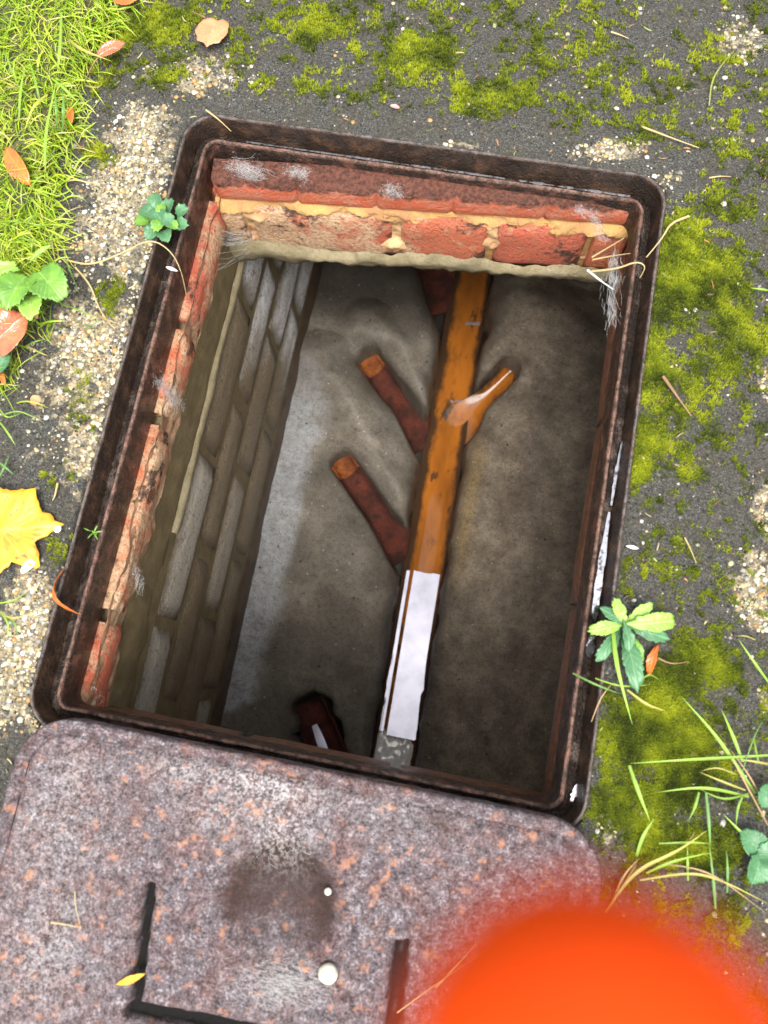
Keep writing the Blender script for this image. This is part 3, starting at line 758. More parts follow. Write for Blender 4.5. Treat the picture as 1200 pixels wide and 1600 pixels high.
# foam at the lower end of the pool
yy = np.linspace(-.42, -.315, 40); tt = np.linspace(-1, 1, 26); T, Yg = np.meshgrid(tt, yy)
cx = np.interp(Yg, [MAIN[1][1], MAIN[0][1]], [MAIN[1][0], MAIN[0][0]])
env = np.clip(1 - T ** 6, 0, 1) * sstep(-.318, -.336, Yg + (fbm(T * 4, Yg * 0, 3, 6) - .5) * .03)
Zf = zw - .002 + env * (.006 + .008 * fbm(T * 3.5, Yg * 60, 3, 9))
tag(obj('foam', mesh_np('foam', np.c_[(cx + T * .040).ravel(), Yg.ravel(), Zf.ravel()], grid_faces(*T.shape)), None, MT['foam']), 'lumpy off-white foam in the channel at the end of the pale water', 'foam', kind='stuff')
# a thread of water in the near branch
def branch_water(a, b, z, w):
    a = np.array(a); b = np.array(b); u = (b - a) / np.linalg.norm(b - a); n_ = np.array([-u[1], u[0]])
    V = []
    for t in np.linspace(0, 1, 16):
        for s_ in np.linspace(-1, 1, 5):
            q = a + (b - a) * t + n_ * s_ * w * (.6 + .4 * math.sin(math.pi * t)); V.append((q[0], q[1], z + .010 * t))
    return mesh_np('branch_water', np.array(V), grid_faces(16, 5))
a, b, r = BR['b_near']; a = np.array(a); b = np.array(b); u = (b - a) / np.linalg.norm(b - a)
tag(obj('branch_water', branch_water(a + u * .012 + np.array([-.006, -.004]), a + u * .09 + np.array([-.006, -.004]), -.731, .008), None, MT['pale_water_glint']), kind='structure')

# ------------------------------------------------------------------ cast iron frame
frame = tag(empty('manhole_surround', (FC[0], FC[1], 0)), 'wet rusty cast iron manhole frame set in the mossy concrete around the open hole', 'manhole frame')
def fpart(name, prof, mat, j, seed):
    me = loft_rect(name, (0, 0), FHX, FHY, .034, prof, j, seed); me.materials.append(mat)
    return obj(name, me, frame)
fpart('rim', [(-.001, -.035), (-.0005, -.001), (.0003, .0016), (.0016, .0024), (.0030, .0018), (.0038, -.001), (.0066, -.020), (.0078, -.0245)], MT['iron_rim'], .0008, 2)
fpart('seat', [(.0078, -.0245), (.0105, -.0238), (.0130, -.0225), (.0150, -.0205), (.0166, -.0190)], MT['iron_floor'], .0010, 30)
fpart('lip', [(.0166, -.0190), (.0178, -.0158), (.0195, -.0148), (.0212, -.0160), (.0220, -.0200), (.0224, -.046), (.0215, -.062), (.0100, -.064)], MT['iron_lip'], .0008, 60)

# puddles lying in the seat of the frame
def puddle(pts, z, w, label):
    pts = np.array(pts); n = 30
    t = np.linspace(0, 1, n); seg = np.linspace(0, 1, len(pts))
    cx = np.interp(t, seg, pts[:, 0]); cy = np.interp(t, seg, pts[:, 1])
    V = []
    for i in range(n):
        ww = w * (.35 + .9 * fbm(np.array(i * .35), np.array(cy[0] * 50), 2, 8)) * (math.sin(math.pi * (i + .4) / n) ** .4)
        for s_ in (-1, -.5, 0, .5, 1): V.append((cx[i] + ww * s_, cy[i], z))
    o = obj('puddle', mesh_np('puddle', np.array(V), grid_faces(n, 5)), None, MT['puddle'])
    tag(o, label, 'puddle', 'rain puddles in the right side of the frame')
def Q(u, v, z): return tuple(P(u, v, z)[:2])
zp = -.0200
puddle([Q(952, 800, zp), Q(940, 880, zp), Q(932, 935, zp), Q(927, 985, zp)], zp, .0042, 'long bright rain puddle in the right side of the iron frame above the weed')
puddle([Q(926, 992, zp), Q(920, 1026, zp)], zp, .0046, 'short bright rain puddle in the right side of the iron frame beside the weed')
puddle([Q(903, 1225, zp), Q(893, 1252, zp)], zp, .0026, 'small rain puddle in the lower right corner of the iron frame')
puddle([Q(912, 1228, zp), Q(904, 1252, zp)], zp, .0016, 'thin sliver of water in the lower right corner of the iron frame by the cover')
puddle([Q(972, 690, zp), Q(962, 745, zp), Q(955, 790, zp)], zp, .0022, 'narrow wet streak in the right side of the iron frame above the long puddle')

def seam(label, x0, x1, y0, y1, w):
    n = 90; t = np.linspace(0, 1, n); cx = x0 + (x1 - x0) * t; cy = y0 + (y1 - y0) * t; V = []
    for i in range(n):
        ww = w * max(.08, 1.6 * float(fbm(np.array(i * .22), np.array(x0 * 40), 4, 18, .6)) - .25)
        for s_ in (-1, 0, 1): V.append((cx[i], cy[i] + ww * s_, -.0205))
    o = obj('puddle', mesh_np('puddle', np.array(V), grid_faces(n, 3)), None, MT['puddle']); tag(o, label, 'puddle', 'rain water in the far side of the frame')
ys_ = FC[1] + FHY - .0125
seam('long thin line of rain water along the far side of the iron frame', -.20, .09, ys_, ys_, .0016)
seam('short thin line of rain water at the right end of the far frame side', .105, .225, ys_, ys_, .0020)

# ------------------------------------------------------------------ iron cover lying at the near end
CZ = .032; CX, CY, CHX, CHY = .0130, -.639, .2585, .332
cover = tag(empty('manhole_cover', (CX, CY, .004)), 'rusty grey cast iron manhole cover lying over the near edge of its frame', 'manhole cover')
R_ = .048
me = loft_rect('rim', (0, 0), CHX, CHY, R_, [(.004, 0), (.001, .004), (0, .010), (0, CZ - .010), (.001, CZ - .0055), (.003, CZ - .004), (.0062, CZ - .0045), (.0085, CZ - .0065), (.0105, CZ - .0085), (.0125, CZ - .0085)], .0007, 90)
rim = obj('rim', me, cover, MT['cover'])
xs4 = np.arange(-CHX, CHX + .001, .0025); ys4 = np.arange(-CHY, CHY + .001, .0025)
X4, Y4 = np.meshgrid(xs4, ys4)
sd4 = rr_sd(X4, Y4, CHX, CHY, R_, (0, 0))
Z4 = np.full_like(X4, CZ - .0058) + (fbm(X4 * 40, Y4 * 40, 3, 71) - .5) * .0016 + (vnoise(X4 * 260, Y4 * 260, 7) - .5) * .0009
Z4 += -.004 * sstep(-.016, -.0115, sd4)
def cov(u, v): 
    q = P(u, v, CZ - .002); return np.array([q[0] - CX, q[1] - CY])
dc = cov(436, 1415); rdish = np.hypot(X4 - dc[0], (Y4 - dc[1]) * .92)
Z4 += -.0035 * sstep(.052, .040, rdish)
stain = np.clip(sstep(.052, .034, rdish) * .9 * sstep(-.055, .03, (Y4 - dc[1]) + .5 * np.abs(X4 - dc[0])) + .5 * np.exp(-((rdish - .045) / .008) ** 2) * (Y4 > dc[1] - .02), 0, 1)
p2 = cov(680, 1282); stain = np.maximum(stain, .8 * np.exp(-((X4 - p2[0]) / .016) ** 2 - ((Y4 - p2[1]) / .006) ** 2))
gr = np.zeros_like(X4)
for (a, b, w_) in (((233, 1388), (212, 1560), .0045), ((206, 1578), (345, 1602), .0060), ((622, 1475), (603, 1640), .0035), ((634, 1475), (616, 1640), .0035), ((345, 1602), (480, 1628), .005)):
    d_, _t = seg_d(X4, Y4, cov(*a), cov(*b)); gr = np.maximum(gr, sstep(w_ + .001, w_ - .001, d_ + (fbm(X4 * 90, Y4 * 90, 2, 9) - .5) * .002))
Z4 += -.0085 * gr
dust = np.zeros_like(X4)
for (u_, v_, rx, ry, w_) in ((420, 1225, .06, .022, 1.0), (300, 1205, .05, .02, .6), (440, 1290, .03, .03, .8), (350, 1260, .05, .03, .45), (70, 1480, .05, .06, .5), (430, 1535, .03, .02, .5), (110, 1230, .03, .04, .5), (600, 1250, .06, .03, .35), (90, 1300, .05, .08, .4)):
    q = cov(u_, v_); dust = np.maximum(dust, w_ * np.exp(-((X4 - q[0]) / rx) ** 2 - ((Y4 - q[1]) / ry) ** 2))
cells = sd4[:-1, :-1] < -.0105
V, F, A = compact(np.c_[X4.ravel(), Y4.ravel(), Z4.ravel()], grid_faces(*X4.shape, cells), {'stain': stain.ravel(), 'groove': gr.ravel(), 'dust': dust.ravel()})
plate = obj('plate', mesh_np('plate', V, F, True, A, MT['cover']), cover)

# ------------------------------------------------------------------ moss, pebbles and grass (nobody could count these)
def scatter(n, density):
    out = []
    lo = np.array([-.62, -.68]); hi = np.array([.60, .66]); tot = 0
    while tot < n:
        p = lo + rng.random((40000, 2)) * (hi - lo)
        dd = rr_sd(p[:, 0], p[:, 1], FHX, FHY, .034); incov = rr_sd(p[:, 0], p[:, 1], CHX + .004, CHY + .004, R_, (CX, CY)) < 0
        w = density(p[:, 0], p[:, 1]) * (dd > .0015) * (~incov)
        p = p[rng.random(len(p)) < w]; out.append(p); tot += len(p)
    return np.concatenate(out)[:n]
# moss
def moss_density(x, y):
    pa, mo = masks(x, y)
    return np.clip((mo + .5 * (fbm(x * 110, y * 110, 3, 41) - .5) * 1.5 - .40) * 2.0, 0, 1)
p = scatter(110000, moss_density); n = len(p)
zg = ground_h(p[:, 0], p[:, 1])[0]
h = .0010 + .0022 * rng.random(n); a0 = rng.random(n) * 6.283
base_c = np.array([.20, .25, .012]); alt_c = np.array([.42, .46, .02]); dk = np.array([.045, .062, .008])
tmix = np.clip(fbm(p[:, 0] * 45, p[:, 1] * 45, 3, 61) * 1.6 - .35 + rng.normal(0, .18, n), 0, 1)[:, None]
cc = np.where(tmix > .5, base_c + (alt_c - base_c) * (tmix - .5) * 2, dk + (base_c - dk) * tmix * 2)
Vs = []; Cs = []
for kx in range(3):
    an = a0 + kx * 2.094 + rng.normal(0, .3, n); rad = h * .95
    wv = .0009
    bx_ = np.c_[p[:, 0] + np.cos(an + 1.57) * wv, p[:, 1] + np.sin(an + 1.57) * wv, zg - .0006]
    by_ = np.c_[p[:, 0] - np.cos(an + 1.57) * wv, p[:, 1] - np.sin(an + 1.57) * wv, zg - .0006]
    tp = np.c_[p[:, 0] + np.cos(an) * rad, p[:, 1] + np.sin(an) * rad, zg + h]
    Vs.append(np.stack([bx_, by_, tp], 1)); Cs.append(np.stack([cc * .8, cc * .8, cc * 1.15], 1))
V = np.concatenate(Vs).reshape(-1, 3); C = np.concatenate(Cs).reshape(-1, 3)
F = np.arange(len(V)).reshape(-1, 3)
tag(obj('moss', mesh_np('moss', V, F, False, {'Col': C}, MT['moss'])), 'bright green moss in patches over the concrete', 'moss', kind='stuff')
# exposed aggregate pebbles
bm = bmesh.new(); bmesh.ops.create_icosphere(bm, subdivisions=1, radius=1)
iv = np.array([v.co[:] for v in bm.verts]); itf = np.array([[v.index for v in f.verts] for f in bm.faces]); bm.free()
def peb_density(x, y):
    pa, mo = masks(x, y)
    return np.clip((pa + .8 * (fbm(x * 75, y * 75, 4, 81) - .5) - .35) * 1.8, .012, 1)
p = scatter(5000, peb_density); n = len(p)
zg = ground_h(p[:, 0], p[:, 1])[0]
sz = .0009 + .0022 * rng.random(n) ** 3
sc = np.c_[sz * (.8 + .6 * rng.random(n)), sz * (.8 + .6 * rng.random(n)), sz * .42]
an = rng.random(n) * 6.283; ca, sa = np.cos(an), np.sin(an)
vv = iv[None] * sc[:, None] * (1 + .25 * (rng.random((n, len(iv), 1)) - .5))
vx = vv[..., 0] * ca[:, None] - vv[..., 1] * sa[:, None]; vy = vv[..., 0] * sa[:, None] + vv[..., 1] * ca[:, None]
V = np.stack([vx + p[:, :1], vy + p[:, 1:], vv[..., 2] + zg[:, None]], -1).reshape(-1, 3)
pal = np.array([(.62, .53, .33), (.70, .63, .46), (.5, .42, .25), (.48, .28, .11), (.3, .28, .25), (.72, .69, .62), (.12, .11, .1), (.55, .45, .25)])
cc = pal[rng.integers(0, len(pal), n)] * (.75 + .4 * rng.random((n, 1)))
F = (itf[None] + (np.arange(n) * len(iv))[:, None, None]).reshape(-1, 3)
tag(obj('gravel', mesh_np('gravel', V, F, True, {'Col': np.repeat(cc, len(iv), 0)}, MT['pebble'])), 'cream and tan gravel showing in the worn concrete', 'gravel', kind='stuff')
# dark grit over the rest of the concrete
ov = np.array([(1, 0, 0), (-1, 0, 0), (0, 1, 0), (0, -1, 0), (0, 0, 1), (0, 0, -1)], float); of = np.array([(0, 2, 4), (2, 1, 4), (1, 3, 4), (3, 0, 4), (2, 0, 5), (1, 2, 5), (3, 1, 5), (0, 3, 5)])
p = scatter(42000, lambda x, y: np.full_like(x, .8)); n = len(p); zg = ground_h(p[:, 0], p[:, 1])[0]
sz = .0005 + .0013 * rng.random(n) ** 2; an = rng.random(n) * 6.283; ca, sa = np.cos(an), np.sin(an)
vv = ov[None] * sz[:, None, None] * (.6 + .8 * rng.random((n, 6, 1)))
V = np.stack([vv[..., 0] * ca[:, None] - vv[..., 1] * sa[:, None] + p[:, :1], vv[..., 0] * sa[:, None] + vv[..., 1] * ca[:, None] + p[:, 1:], vv[..., 2] * .7 + zg[:, None]], -1).reshape(-1, 3)
gv = np.array([.012, .03, .05, .085, .15, .25, .42])[rng.choice(7, n, p=[.24, .24, .2, .14, .1, .06, .02])]
cc = gv[:, None] * np.array([1.04, 1.0, .88]) * (.8 + .4 * rng.random((n, 1)))
tag(obj('grit', mesh_np('grit', V, (of[None] + (np.arange(n) * 6)[:, None, None]).reshape(-1, 3), False, {'Col': np.repeat(cc, 6, 0)}, MT['pebble'])), 'dark loose grit over the concrete', 'grit', kind='stuff')
# lawn grass on the left
def blades(base, heading, length, width, rise, droop, colr, segs=5):
    n = len(base); Vs = []; Cs = []
    dx, dy = np.cos(heading), np.sin(heading); px, py = -dy, dx
    kink = rng.normal(0, .35, n)
    for s_ in range(segs + 1):
        t = s_ / segs
        out = length * t * (1 - .15 * t); zz = base[:, 2] + length * (rise * t - droop * t * t)
        hx = dx * np.cos(kink * t) - dy * np.sin(kink * t); hy = dx * np.sin(kink * t) + dy * np.cos(kink * t)
        w = width * (1 - t) ** .6 * (.75 + .5 * t) if s_ < segs else width * .04
        cxp, cyp = base[:, 0] + hx * out, base[:, 1] + hy * out
        zz = np.maximum(zz, base[:, 2] + .001)
        Vs.append(np.stack([np.c_[cxp - px * w, cyp - py * w, zz], np.c_[cxp + px * w, cyp + py * w, zz + width * .4]], 1))
        Cs.append(np.repeat((colr * (.62 + .5 * t))[:, None], 2, 1))
    V = np.stack(Vs, 1); C = np.stack(Cs, 1)        # n, segs+1, 2, 3
    off = (np.arange(n) * (segs + 1) * 2)[:, None]
    F = []
    for s_ in range(segs):
        b0 = s_ * 2; F.append(np.concatenate([off + b0, off + b0 + 1, off + b0 + 3, off + b0 + 2], 1))
    return V.reshape(-1, 3), np.concatenate(F), C.reshape(-1, 3)
n = 60000
cand = np.c_[rng.uniform(-.72, -.22, 400000), rng.uniform(-.85, .78, 400000)]
ee = edge_x(cand[:, 1]) - cand[:, 0] + (fbm(cand[:, 0] * 30, cand[:, 1] * 30, 3, 21) - .5) * .05
dens = np.clip(sstep(-.012, .035, ee) * (.4 + .9 * fbm(cand[:, 0] * 30, cand[:, 1] * 30, 2, 91)), 0, 1) * (.25 + .75 * sstep(.0, .12, cand[:, 1]))
cand = cand[rng.random(len(cand)) < np.clip(dens * 1.4, 0, 1)][:n]
n = len(cand); ee = edge_x(cand[:, 1]) - cand[:, 0]
zb_ = np.maximum(.012 * sstep(0, .05, ee), 0) - .002
head = rng.normal(-1.75, 1.0, n); flip = rng.random(n) < .25; head = np.where(flip, rng.random(n) * 6.283, head)
pal = np.array([(.34, .52, .02), (.44, .62, .03), (.54, .68, .05), (.22, .38, .02), (.62, .62, .10), (.62, .52, .2)])
cc = pal[rng.choice(6, n, p=[.24, .27, .2, .14, .09, .06])] * (.8 + .4 * rng.random((n, 1)))
V, F, C = blades(np.c_[cand, zb_], head, .018 + .03 * rng.random(n) ** 1.5, .0006 + .0008 * rng.random(n) ** 2, .45 + .6 * rng.random(n), .5 + .5 * rng.random(n), cc)
tag(obj('grass', mesh_np('grass', V, F, True, {'Col': C}, MT['grass'])), 'bright green lawn grass along the left edge of the concrete', 'grass', kind='stuff')

# ------------------------------------------------------------------ single plants, leaves and litter
def leaf_me(name, outline, length, mat, curl=.1, cup=.1, fold=.0, seed=0, rings=7, wob=.02, pointed=True):
    """leaf blade from a polar outline (degrees, radius); tip towards +X"""
    th = np.array([o_[0] for o_ in outline], float); rr = np.array([o_[1] for o_ in outline], float)
    ang = np.linspace(0, 360, 72, endpoint=False); r = np.interp(ang, np.r_[th - 360, th, th + 360], np.r_[rr, rr, rr])
    r = r * (1 + wob * (vnoise(ang * .35, ang * 0, seed) - .5) * 2)
    x = [np.zeros(1)]; y = [np.zeros(1)]
    for k_ in range(1, rings + 1):
        q = k_ / rings; x.append(r * q * np.cos(np.radians(ang))); y.append(r * q * np.sin(np.radians(ang)))
    x = np.concatenate(x); y = np.concatenate(y)
    vein = np.exp(-(y / .02) ** 2)
    for a_ in (28, 58, -28, -58) if not pointed else (40, -40):
        for o_ in np.linspace(-.5, .6, 6):
            s_ = (x - o_) * math.sin(math.radians(a_)) - y * math.cos(math.radians(a_))
            vein = np.maximum(vein, .55 * np.exp(-(s_ / .014) ** 2) * (np.sign(y) == np.sign(a_)))
    z = cup * (y * y) * 2 - curl * x * x * 1.2 + fold * np.abs(y) + (fbm(x * 3 + seed, y * 3, 3, seed) - .5) * .10
    V = np.c_[x, y, z] * length * .5
    n = 72; F3 = np.array([(0, 1 + i, 1 + (i + 1) % n) for i in range(n)]); F4 = []
    for k_ in range(rings - 1):
        a_ = 1 + k_ * n; i = np.arange(n); F4.append(np.stack([a_ + i, a_ + n + i, a_ + n + (i + 1) % n, a_ + (i + 1) % n], -1))
    me = mesh_np(name, V, [F3, np.concatenate(F4)], True, {'vein': vein}, mat)
    return me
OVAL = [(0, 1), (15, .78), (35, .58), (60, .45), (90, .40), (120, .43), (150, .60), (165, .8), (180, .95), (195, .8), (210, .60), (240, .43), (270, .40), (300, .45), (325, .58), (345, .78)]
BROAD = [(0, 1), (12, .88), (30, .82), (55, .80), (80, .78), (110, .80), (140, .86), (165, .86), (180, .78), (195, .86), (220, .86), (250, .80), (280, .78), (305, .80), (330, .82), (348, .88)]
LOBED = [(0, 1), (10, .84), (22, .80), (38, .92), (52, .78), (75, .84), (100, .76), (130, .86), (160, .84), (180, .70), (200, .84), (230, .86), (260, .76), (285, .84), (308, .78), (322, .92), (338, .8), (350, .84)]
MAPLE = [(0, 1.0), (7, .86), (14, .82), (20, .74), (28, .70), (36, .74), (44, .80), (50, .94), (58, .82), (66, .76), (76, .66), (90, .72), (102, .88), (112, .72), (128, .60), (150, .66), (166, .55), (180, .35),
         (194, .55), (210, .66), (232, .60), (246, .72), (256, .9), (268, .74), (282, .62), (294, .74), (302, .84), (308, 1.0), (318, .78), (330, .62), (338, .66), (346, .78), (353, .86)]
SPOON = [(0, 1), (12, .80), (24, .58), (42, .40), (70, .30), (100, .26), (140, .30), (170, .6), (180, 1.0), (190, .6), (220, .30), (260, .26), (290, .30), (318, .40), (336, .58), (348, .80)]
NARROW = [(0, 1), (8, .75), (20, .5), (40, .33), (90, .24), (140, .33), (160, .5), (172, .75), (180, .95), (188, .75), (200, .5), (220, .33), (270, .24), (320, .33), (340, .5), (352, .75)]

def heading(u0, v0, u1, v1):
    a = P(u0, v0); b = P(u1, v1); return math.atan2(b[1] - a[1], b[0] - a[0])
def add_thick(o, t=.0005):
    md = o.modifiers.new('thickness', 'SOLIDIFY'); md.thickness = t; md.offset = 0
def tube_me(name, pts, r, mat, sides=5, taper=.4, smooth_n=24):
    pts = np.array(pts, float); t = np.linspace(0, 1, len(pts)); tt = np.linspace(0, 1, smooth_n)
    # quadratic smoothing by repeated corner cutting
    q = pts
    for _ in range(3):
        if len(q) > 2:
            a_ = q[:-1] * .75 + q[1:] * .25; b_ = q[:-1] * .25 + q[1:] * .75
            q = np.r_[q[:1], np.stack([a_, b_], 1).reshape(-1, 3)[1:-1], q[-1:]]
    V = []
    for i in range(len(q)):
        d_ = q[min(i + 1, len(q) - 1)] - q[max(i - 1, 0)]; d_ = d_ / (np.linalg.norm(d_) + 1e-9)
        up = np.array([0, 0, 1.0]) if abs(d_[2]) < .9 else np.array([1.0, 0, 0])
        s_ = np.cross(d_, up); s_ /= np.linalg.norm(s_); w_ = np.cross(s_, d_)
        rr = r * (1 - (1 - taper) * i / (len(q) - 1))
        for k_ in range(sides):
            a_ = 2 * math.pi * k_ / sides; V.append(q[i] + (s_ * math.cos(a_) + w_ * math.sin(a_)) * rr)
    n = len(q); i = np.arange(sides); F = np.concatenate([np.stack([j * sides + i, j * sides + (i + 1) % sides, (j + 1) * sides + (i + 1) % sides, (j + 1) * sides + i], -1) for j in range(n - 1)])
    return mesh_np(name, np.array(V), F, True, None, mat)
def ribbon_me(name, pts, w, colr, mat, tip=True):
    q = np.array(pts, float)
    for _ in range(3):
        if len(q) > 2:
            a_ = q[:-1] * .75 + q[1:] * .25; b_ = q[:-1] * .25 + q[1:] * .75
            q = np.r_[q[:1], np.stack([a_, b_], 1).reshape(-1, 3)[1:-1], q[-1:]]
    if len(q) == 2: q = np.array([q[0] * (1 - t) + q[1] * t for t in np.linspace(0, 1, 8)])
    V = []; C = []; n = len(q)
    for i in range(n):
        t = i / (n - 1); d_ = q[min(i + 1, n - 1)] - q[max(i - 1, 0)]; s_ = np.array([-d_[1], d_[0], 0]); s_ /= (np.linalg.norm(s_) + 1e-9)
        ww = w * (min(1, .55 + t * 1.2)) * ((1 - t) ** .5 if tip else 1) + w * .05
        V += [q[i] - s_ * ww + np.array([0, 0, ww * .5]), q[i], q[i] + s_ * ww + np.array([0, 0, ww * .5])]
        cc_ = np.array(colr) * (.8 + .3 * t); C += [cc_ * .95, cc_ * 1.12, cc_ * .95]
    return mesh_np(name, np.array(V), grid_faces(n, 3), True, {'Col': np.array(C)}, mat)

def place_leaf(name, label, outline, mat, u, v, tip, length, z=.006, tilt=(0, 0), stem=None, cat='leaf', **kw):
    p = P(u, v, z); root = empty(name, (p[0], p[1], z))
    h = heading(u, v, *tip)
    o = obj('blade', leaf_me('blade', outline, length, mat, **kw), root); o.rotation_euler = (tilt[0], tilt[1], h); add_thick(o)
    if stem:
        pts = [P(*s_, z) - np.array([p[0], p[1], z]) + np.array([0, 0, dz]) for s_, dz in stem]
        obj('stem', tube_me('stem', pts, .0009, MT['twig']), root)
    tag(root, label, cat, 'fallen leaves on the concrete and grass')
    return root
place_leaf('fallen_leaf', 'pale orange lobed leaf lying on the mossy concrete near the top', LOBED, MT['leaf_peach'], 332, 48, (318, 92), .046, .008, (.05, -.1), [((322, 30), .002), ((312, 24), .001), ((300, 18), 0)], seed=2, curl=.05, cup=.06)
place_leaf('fallen_leaf', 'glossy brown pointed leaf with a long stalk at the edge of the grass', OVAL, MT['leaf_brown'], 172, 76, (197, 64), .036, .016, (.2, .0), [((158, 88), .002), ((145, 100), 0), ((128, 122), -.006)], seed=4, cup=.35, curl=.1)
place_leaf('fallen_leaf', 'rusty orange leaf half sunk in the left grass', OVAL, MT['leaf_orange'], 25, 258, (42, 285), .050, .024, (.3, .15), None, seed=6, cup=.3)
place_leaf('fallen_leaf', 'shiny wet red-brown leaf cut by the left edge below the green plant', BROAD, MT['leaf_red'], 6, 520, (40, 490), .060, .022, (.1, -.1), None, seed=8, cup=.22, curl=.12, pointed=False)
place_leaf('fallen_leaf', 'bright yellow maple leaf lying at the left edge', MAPLE, MT['leaf_yellow'], 8, 826, (91, 818), .108, .008, (.04, .03), None, seed=10, curl=.03, cup=.04, wob=.05, pointed=False)
place_leaf('fallen_leaf', 'curled bright orange leaf standing against the left side of the frame', NARROW, MT['leaf_orange'], 86, 928, (96, 966), .052, .010, (1.0, .0), [((80, 925), 0), ((70, 929), 0), ((55, 931), -.004)], seed=12, cup=.5, curl=.6)
place_leaf('fallen_leaf', 'orange leaf at the top edge in the grass', BROAD, MT['leaf_orange'], 194, -6, (215, -2), .030, .014, (.1, 0), None, seed=14)
place_leaf('fallen_leaf', 'small dark orange leaf scrap under the grass by the concrete', OVAL, MT['leaf_orange'], 110, 178, (112, 205), .022, .012, (.2, 0), None, seed=16)
place_leaf('fallen_leaf', 'dark red leaf scrap in the grass at the top left corner', BROAD, MT['leaf_brown'], 50, 18, (70, 30), .030, .012, (.2, 0), None, seed=18)
place_leaf('fallen_leaf', 'small tan leaf tip beside the shiny red-brown leaf', OVAL, MT['leaf_peach'], 54, 486, (60, 505), .018, .016, (.3, 0), None, seed=20)
place_leaf('fallen_leaf', 'curled red-brown leaf under the right weed', NARROW, MT['leaf_orange'], 1018, 1032, (1010, 1068), .034, .010, (.5, .2), [((1028, 1028), 0), ((1050, 1038), -.002), ((1078, 1034), -.004)], seed=22, cup=.6, curl=.5)
place_leaf('fallen_leaf', 'tiny tan leaf flake on the concrete left of the frame', BROAD, MT['leaf_peach'], 55, 625, (66, 625), .013, .004, (.05, 0), None, seed=24)
# yellow-brown leaf scrap on the cover
place_leaf('fallen_leaf', 'thin yellow leaf scrap on the cover beside the upright groove', NARROW, MT['leaf_yellow'], 203, 1531, (222, 1524), .026, .034, (.1, 0), None, seed=26, cup=.2)

def petal(label, u, v, tip, length, mat, z, outline=OVAL, name='petal', cat='petal', **kw):
    p = P(u, v, z); o = obj(name, leaf_me(name, outline, length, mat, **kw), None, None, (p[0], p[1], z)); o.rotation_euler = (.08, .05, heading(u, v, *tip)); add_thick(o, .0008)
    tag(o, label, cat)
petal('small pink petal on the moss above the frame', 617, 166, (625, 168), .011, MT['pink'], .005)
petal('small white flake below the yellow leaf', 44, 884, (56, 872), .020, MT['white'], .006, OVAL, 'flake', 'flake', cup=.3)
petal('tiny white flake at the tip of the yellow leaf', 90, 827, (95, 823), .008, MT['white'], .006, BROAD, 'flake', 'flake')
petal('curved white flake on the dark concrete right of the frame', 988, 855, (1002, 858), .013, MT['white'], .004, NARROW, 'flake', 'flake', cup=.3)
petal('white husk clinging to the dry stem over the frame', 268, 420, (280, 424), .014, MT['white'], .008, NARROW, 'flake', 'flake', cup=.3)

# weeds
def weed(label, u, v, leaves, z=.006, cat='weed', stems=True):
    c = P(u, v, z); root = empty('weed', (c[0], c[1], 0))
    for k_, (tu, tv, ln, wd, mat, ol, dz) in enumerate(leaves):
        mid = P((u + tu) / 2 if stems else tu, (v + tv) / 2 if stems else tv, z + dz)
        o = obj('leaf', leaf_me('leaf', ol, ln, MT[mat], seed=30 + k_, cup=.2, curl=.22, wob=.13), root, None, (mid[0] - c[0], mid[1] - c[1], z + dz))
        o.rotation_euler = (random.uniform(-.25, .25), random.uniform(-.3, .1), heading(u, v, tu, tv)); o.scale = (1, wd, 1); add_thick(o)
    obj('stem', tube_me('stem', [(0, 0, -.006), (.001, 0, z * .5), (0, .001, z + .004)], .0016, MT['leaf_bright']), root)
    return tag(root, label, cat)
weed('green rosette weed with oblong leaves growing at the right side of the frame', 978, 975, [
    (1060, 970, .050, 1.25, 'leaf_bright', SPOON, .016), (920, 986, .036, 1.3, 'leaf_bright', SPOON, .010), (1018, 944, .032, 1.3, 'leaf_bright', SPOON, .012), (962, 940, .030, 1.3, 'leaf_bright', SPOON, .012),
    (945, 952, .030, 1.3, 'leaf_bluegreen', SPOON, .010), (1046, 998, .042, 1.3, 'leaf_bluegreen', SPOON, .009), (934, 1030, .046, 1.0, 'leaf_bluegreen', SPOON, .006), (994, 1072, .062, 1.0, 'leaf_bluegreen', SPOON, .006), (985, 1010, .030, 1.3, 'leaf_bluegreen', SPOON, .015),
    (1012, 1046, .026, 1.3, 'leaf_green', SPOON, .004)])
weed('small crinkled blue-green weed at the left edge of the frame', 252, 343, [
    (228, 330, .020, 1.0, 'leaf_bluegreen', LOBED, .008), (242, 314, .020, 1.0, 'leaf_bluegreen', LOBED, .009), (262, 322, .020, 1.0, 'leaf_bluegreen', LOBED, .010), (283, 330, .018, 1.0, 'leaf_bluegreen', LOBED, .012),
    (282, 350, .018, 1.0, 'leaf_bluegreen', LOBED, .012), (236, 362, .020, 1.0, 'leaf_bluegreen', LOBED, .008), (258, 366, .020, 1.0, 'leaf_bluegreen', LOBED, .010), (250, 340, .022, 1.0, 'leaf_bluegreen', LOBED, .014), (222, 345, .018, 1.0, 'leaf_green', LOBED, .006), (246, 352, .016, 1.0, 'leaf_green', LOBED, .016), (262, 344, .018, 1.0, 'leaf_bluegreen', LOBED, .016), (238, 336, .016, 1.0, 'leaf_bluegreen', LOBED, .015), (270, 352, .014, 1.0, 'leaf_green', LOBED, .015), (252, 326, .014, 1.0, 'leaf_green', LOBED, .015)], stems=False)
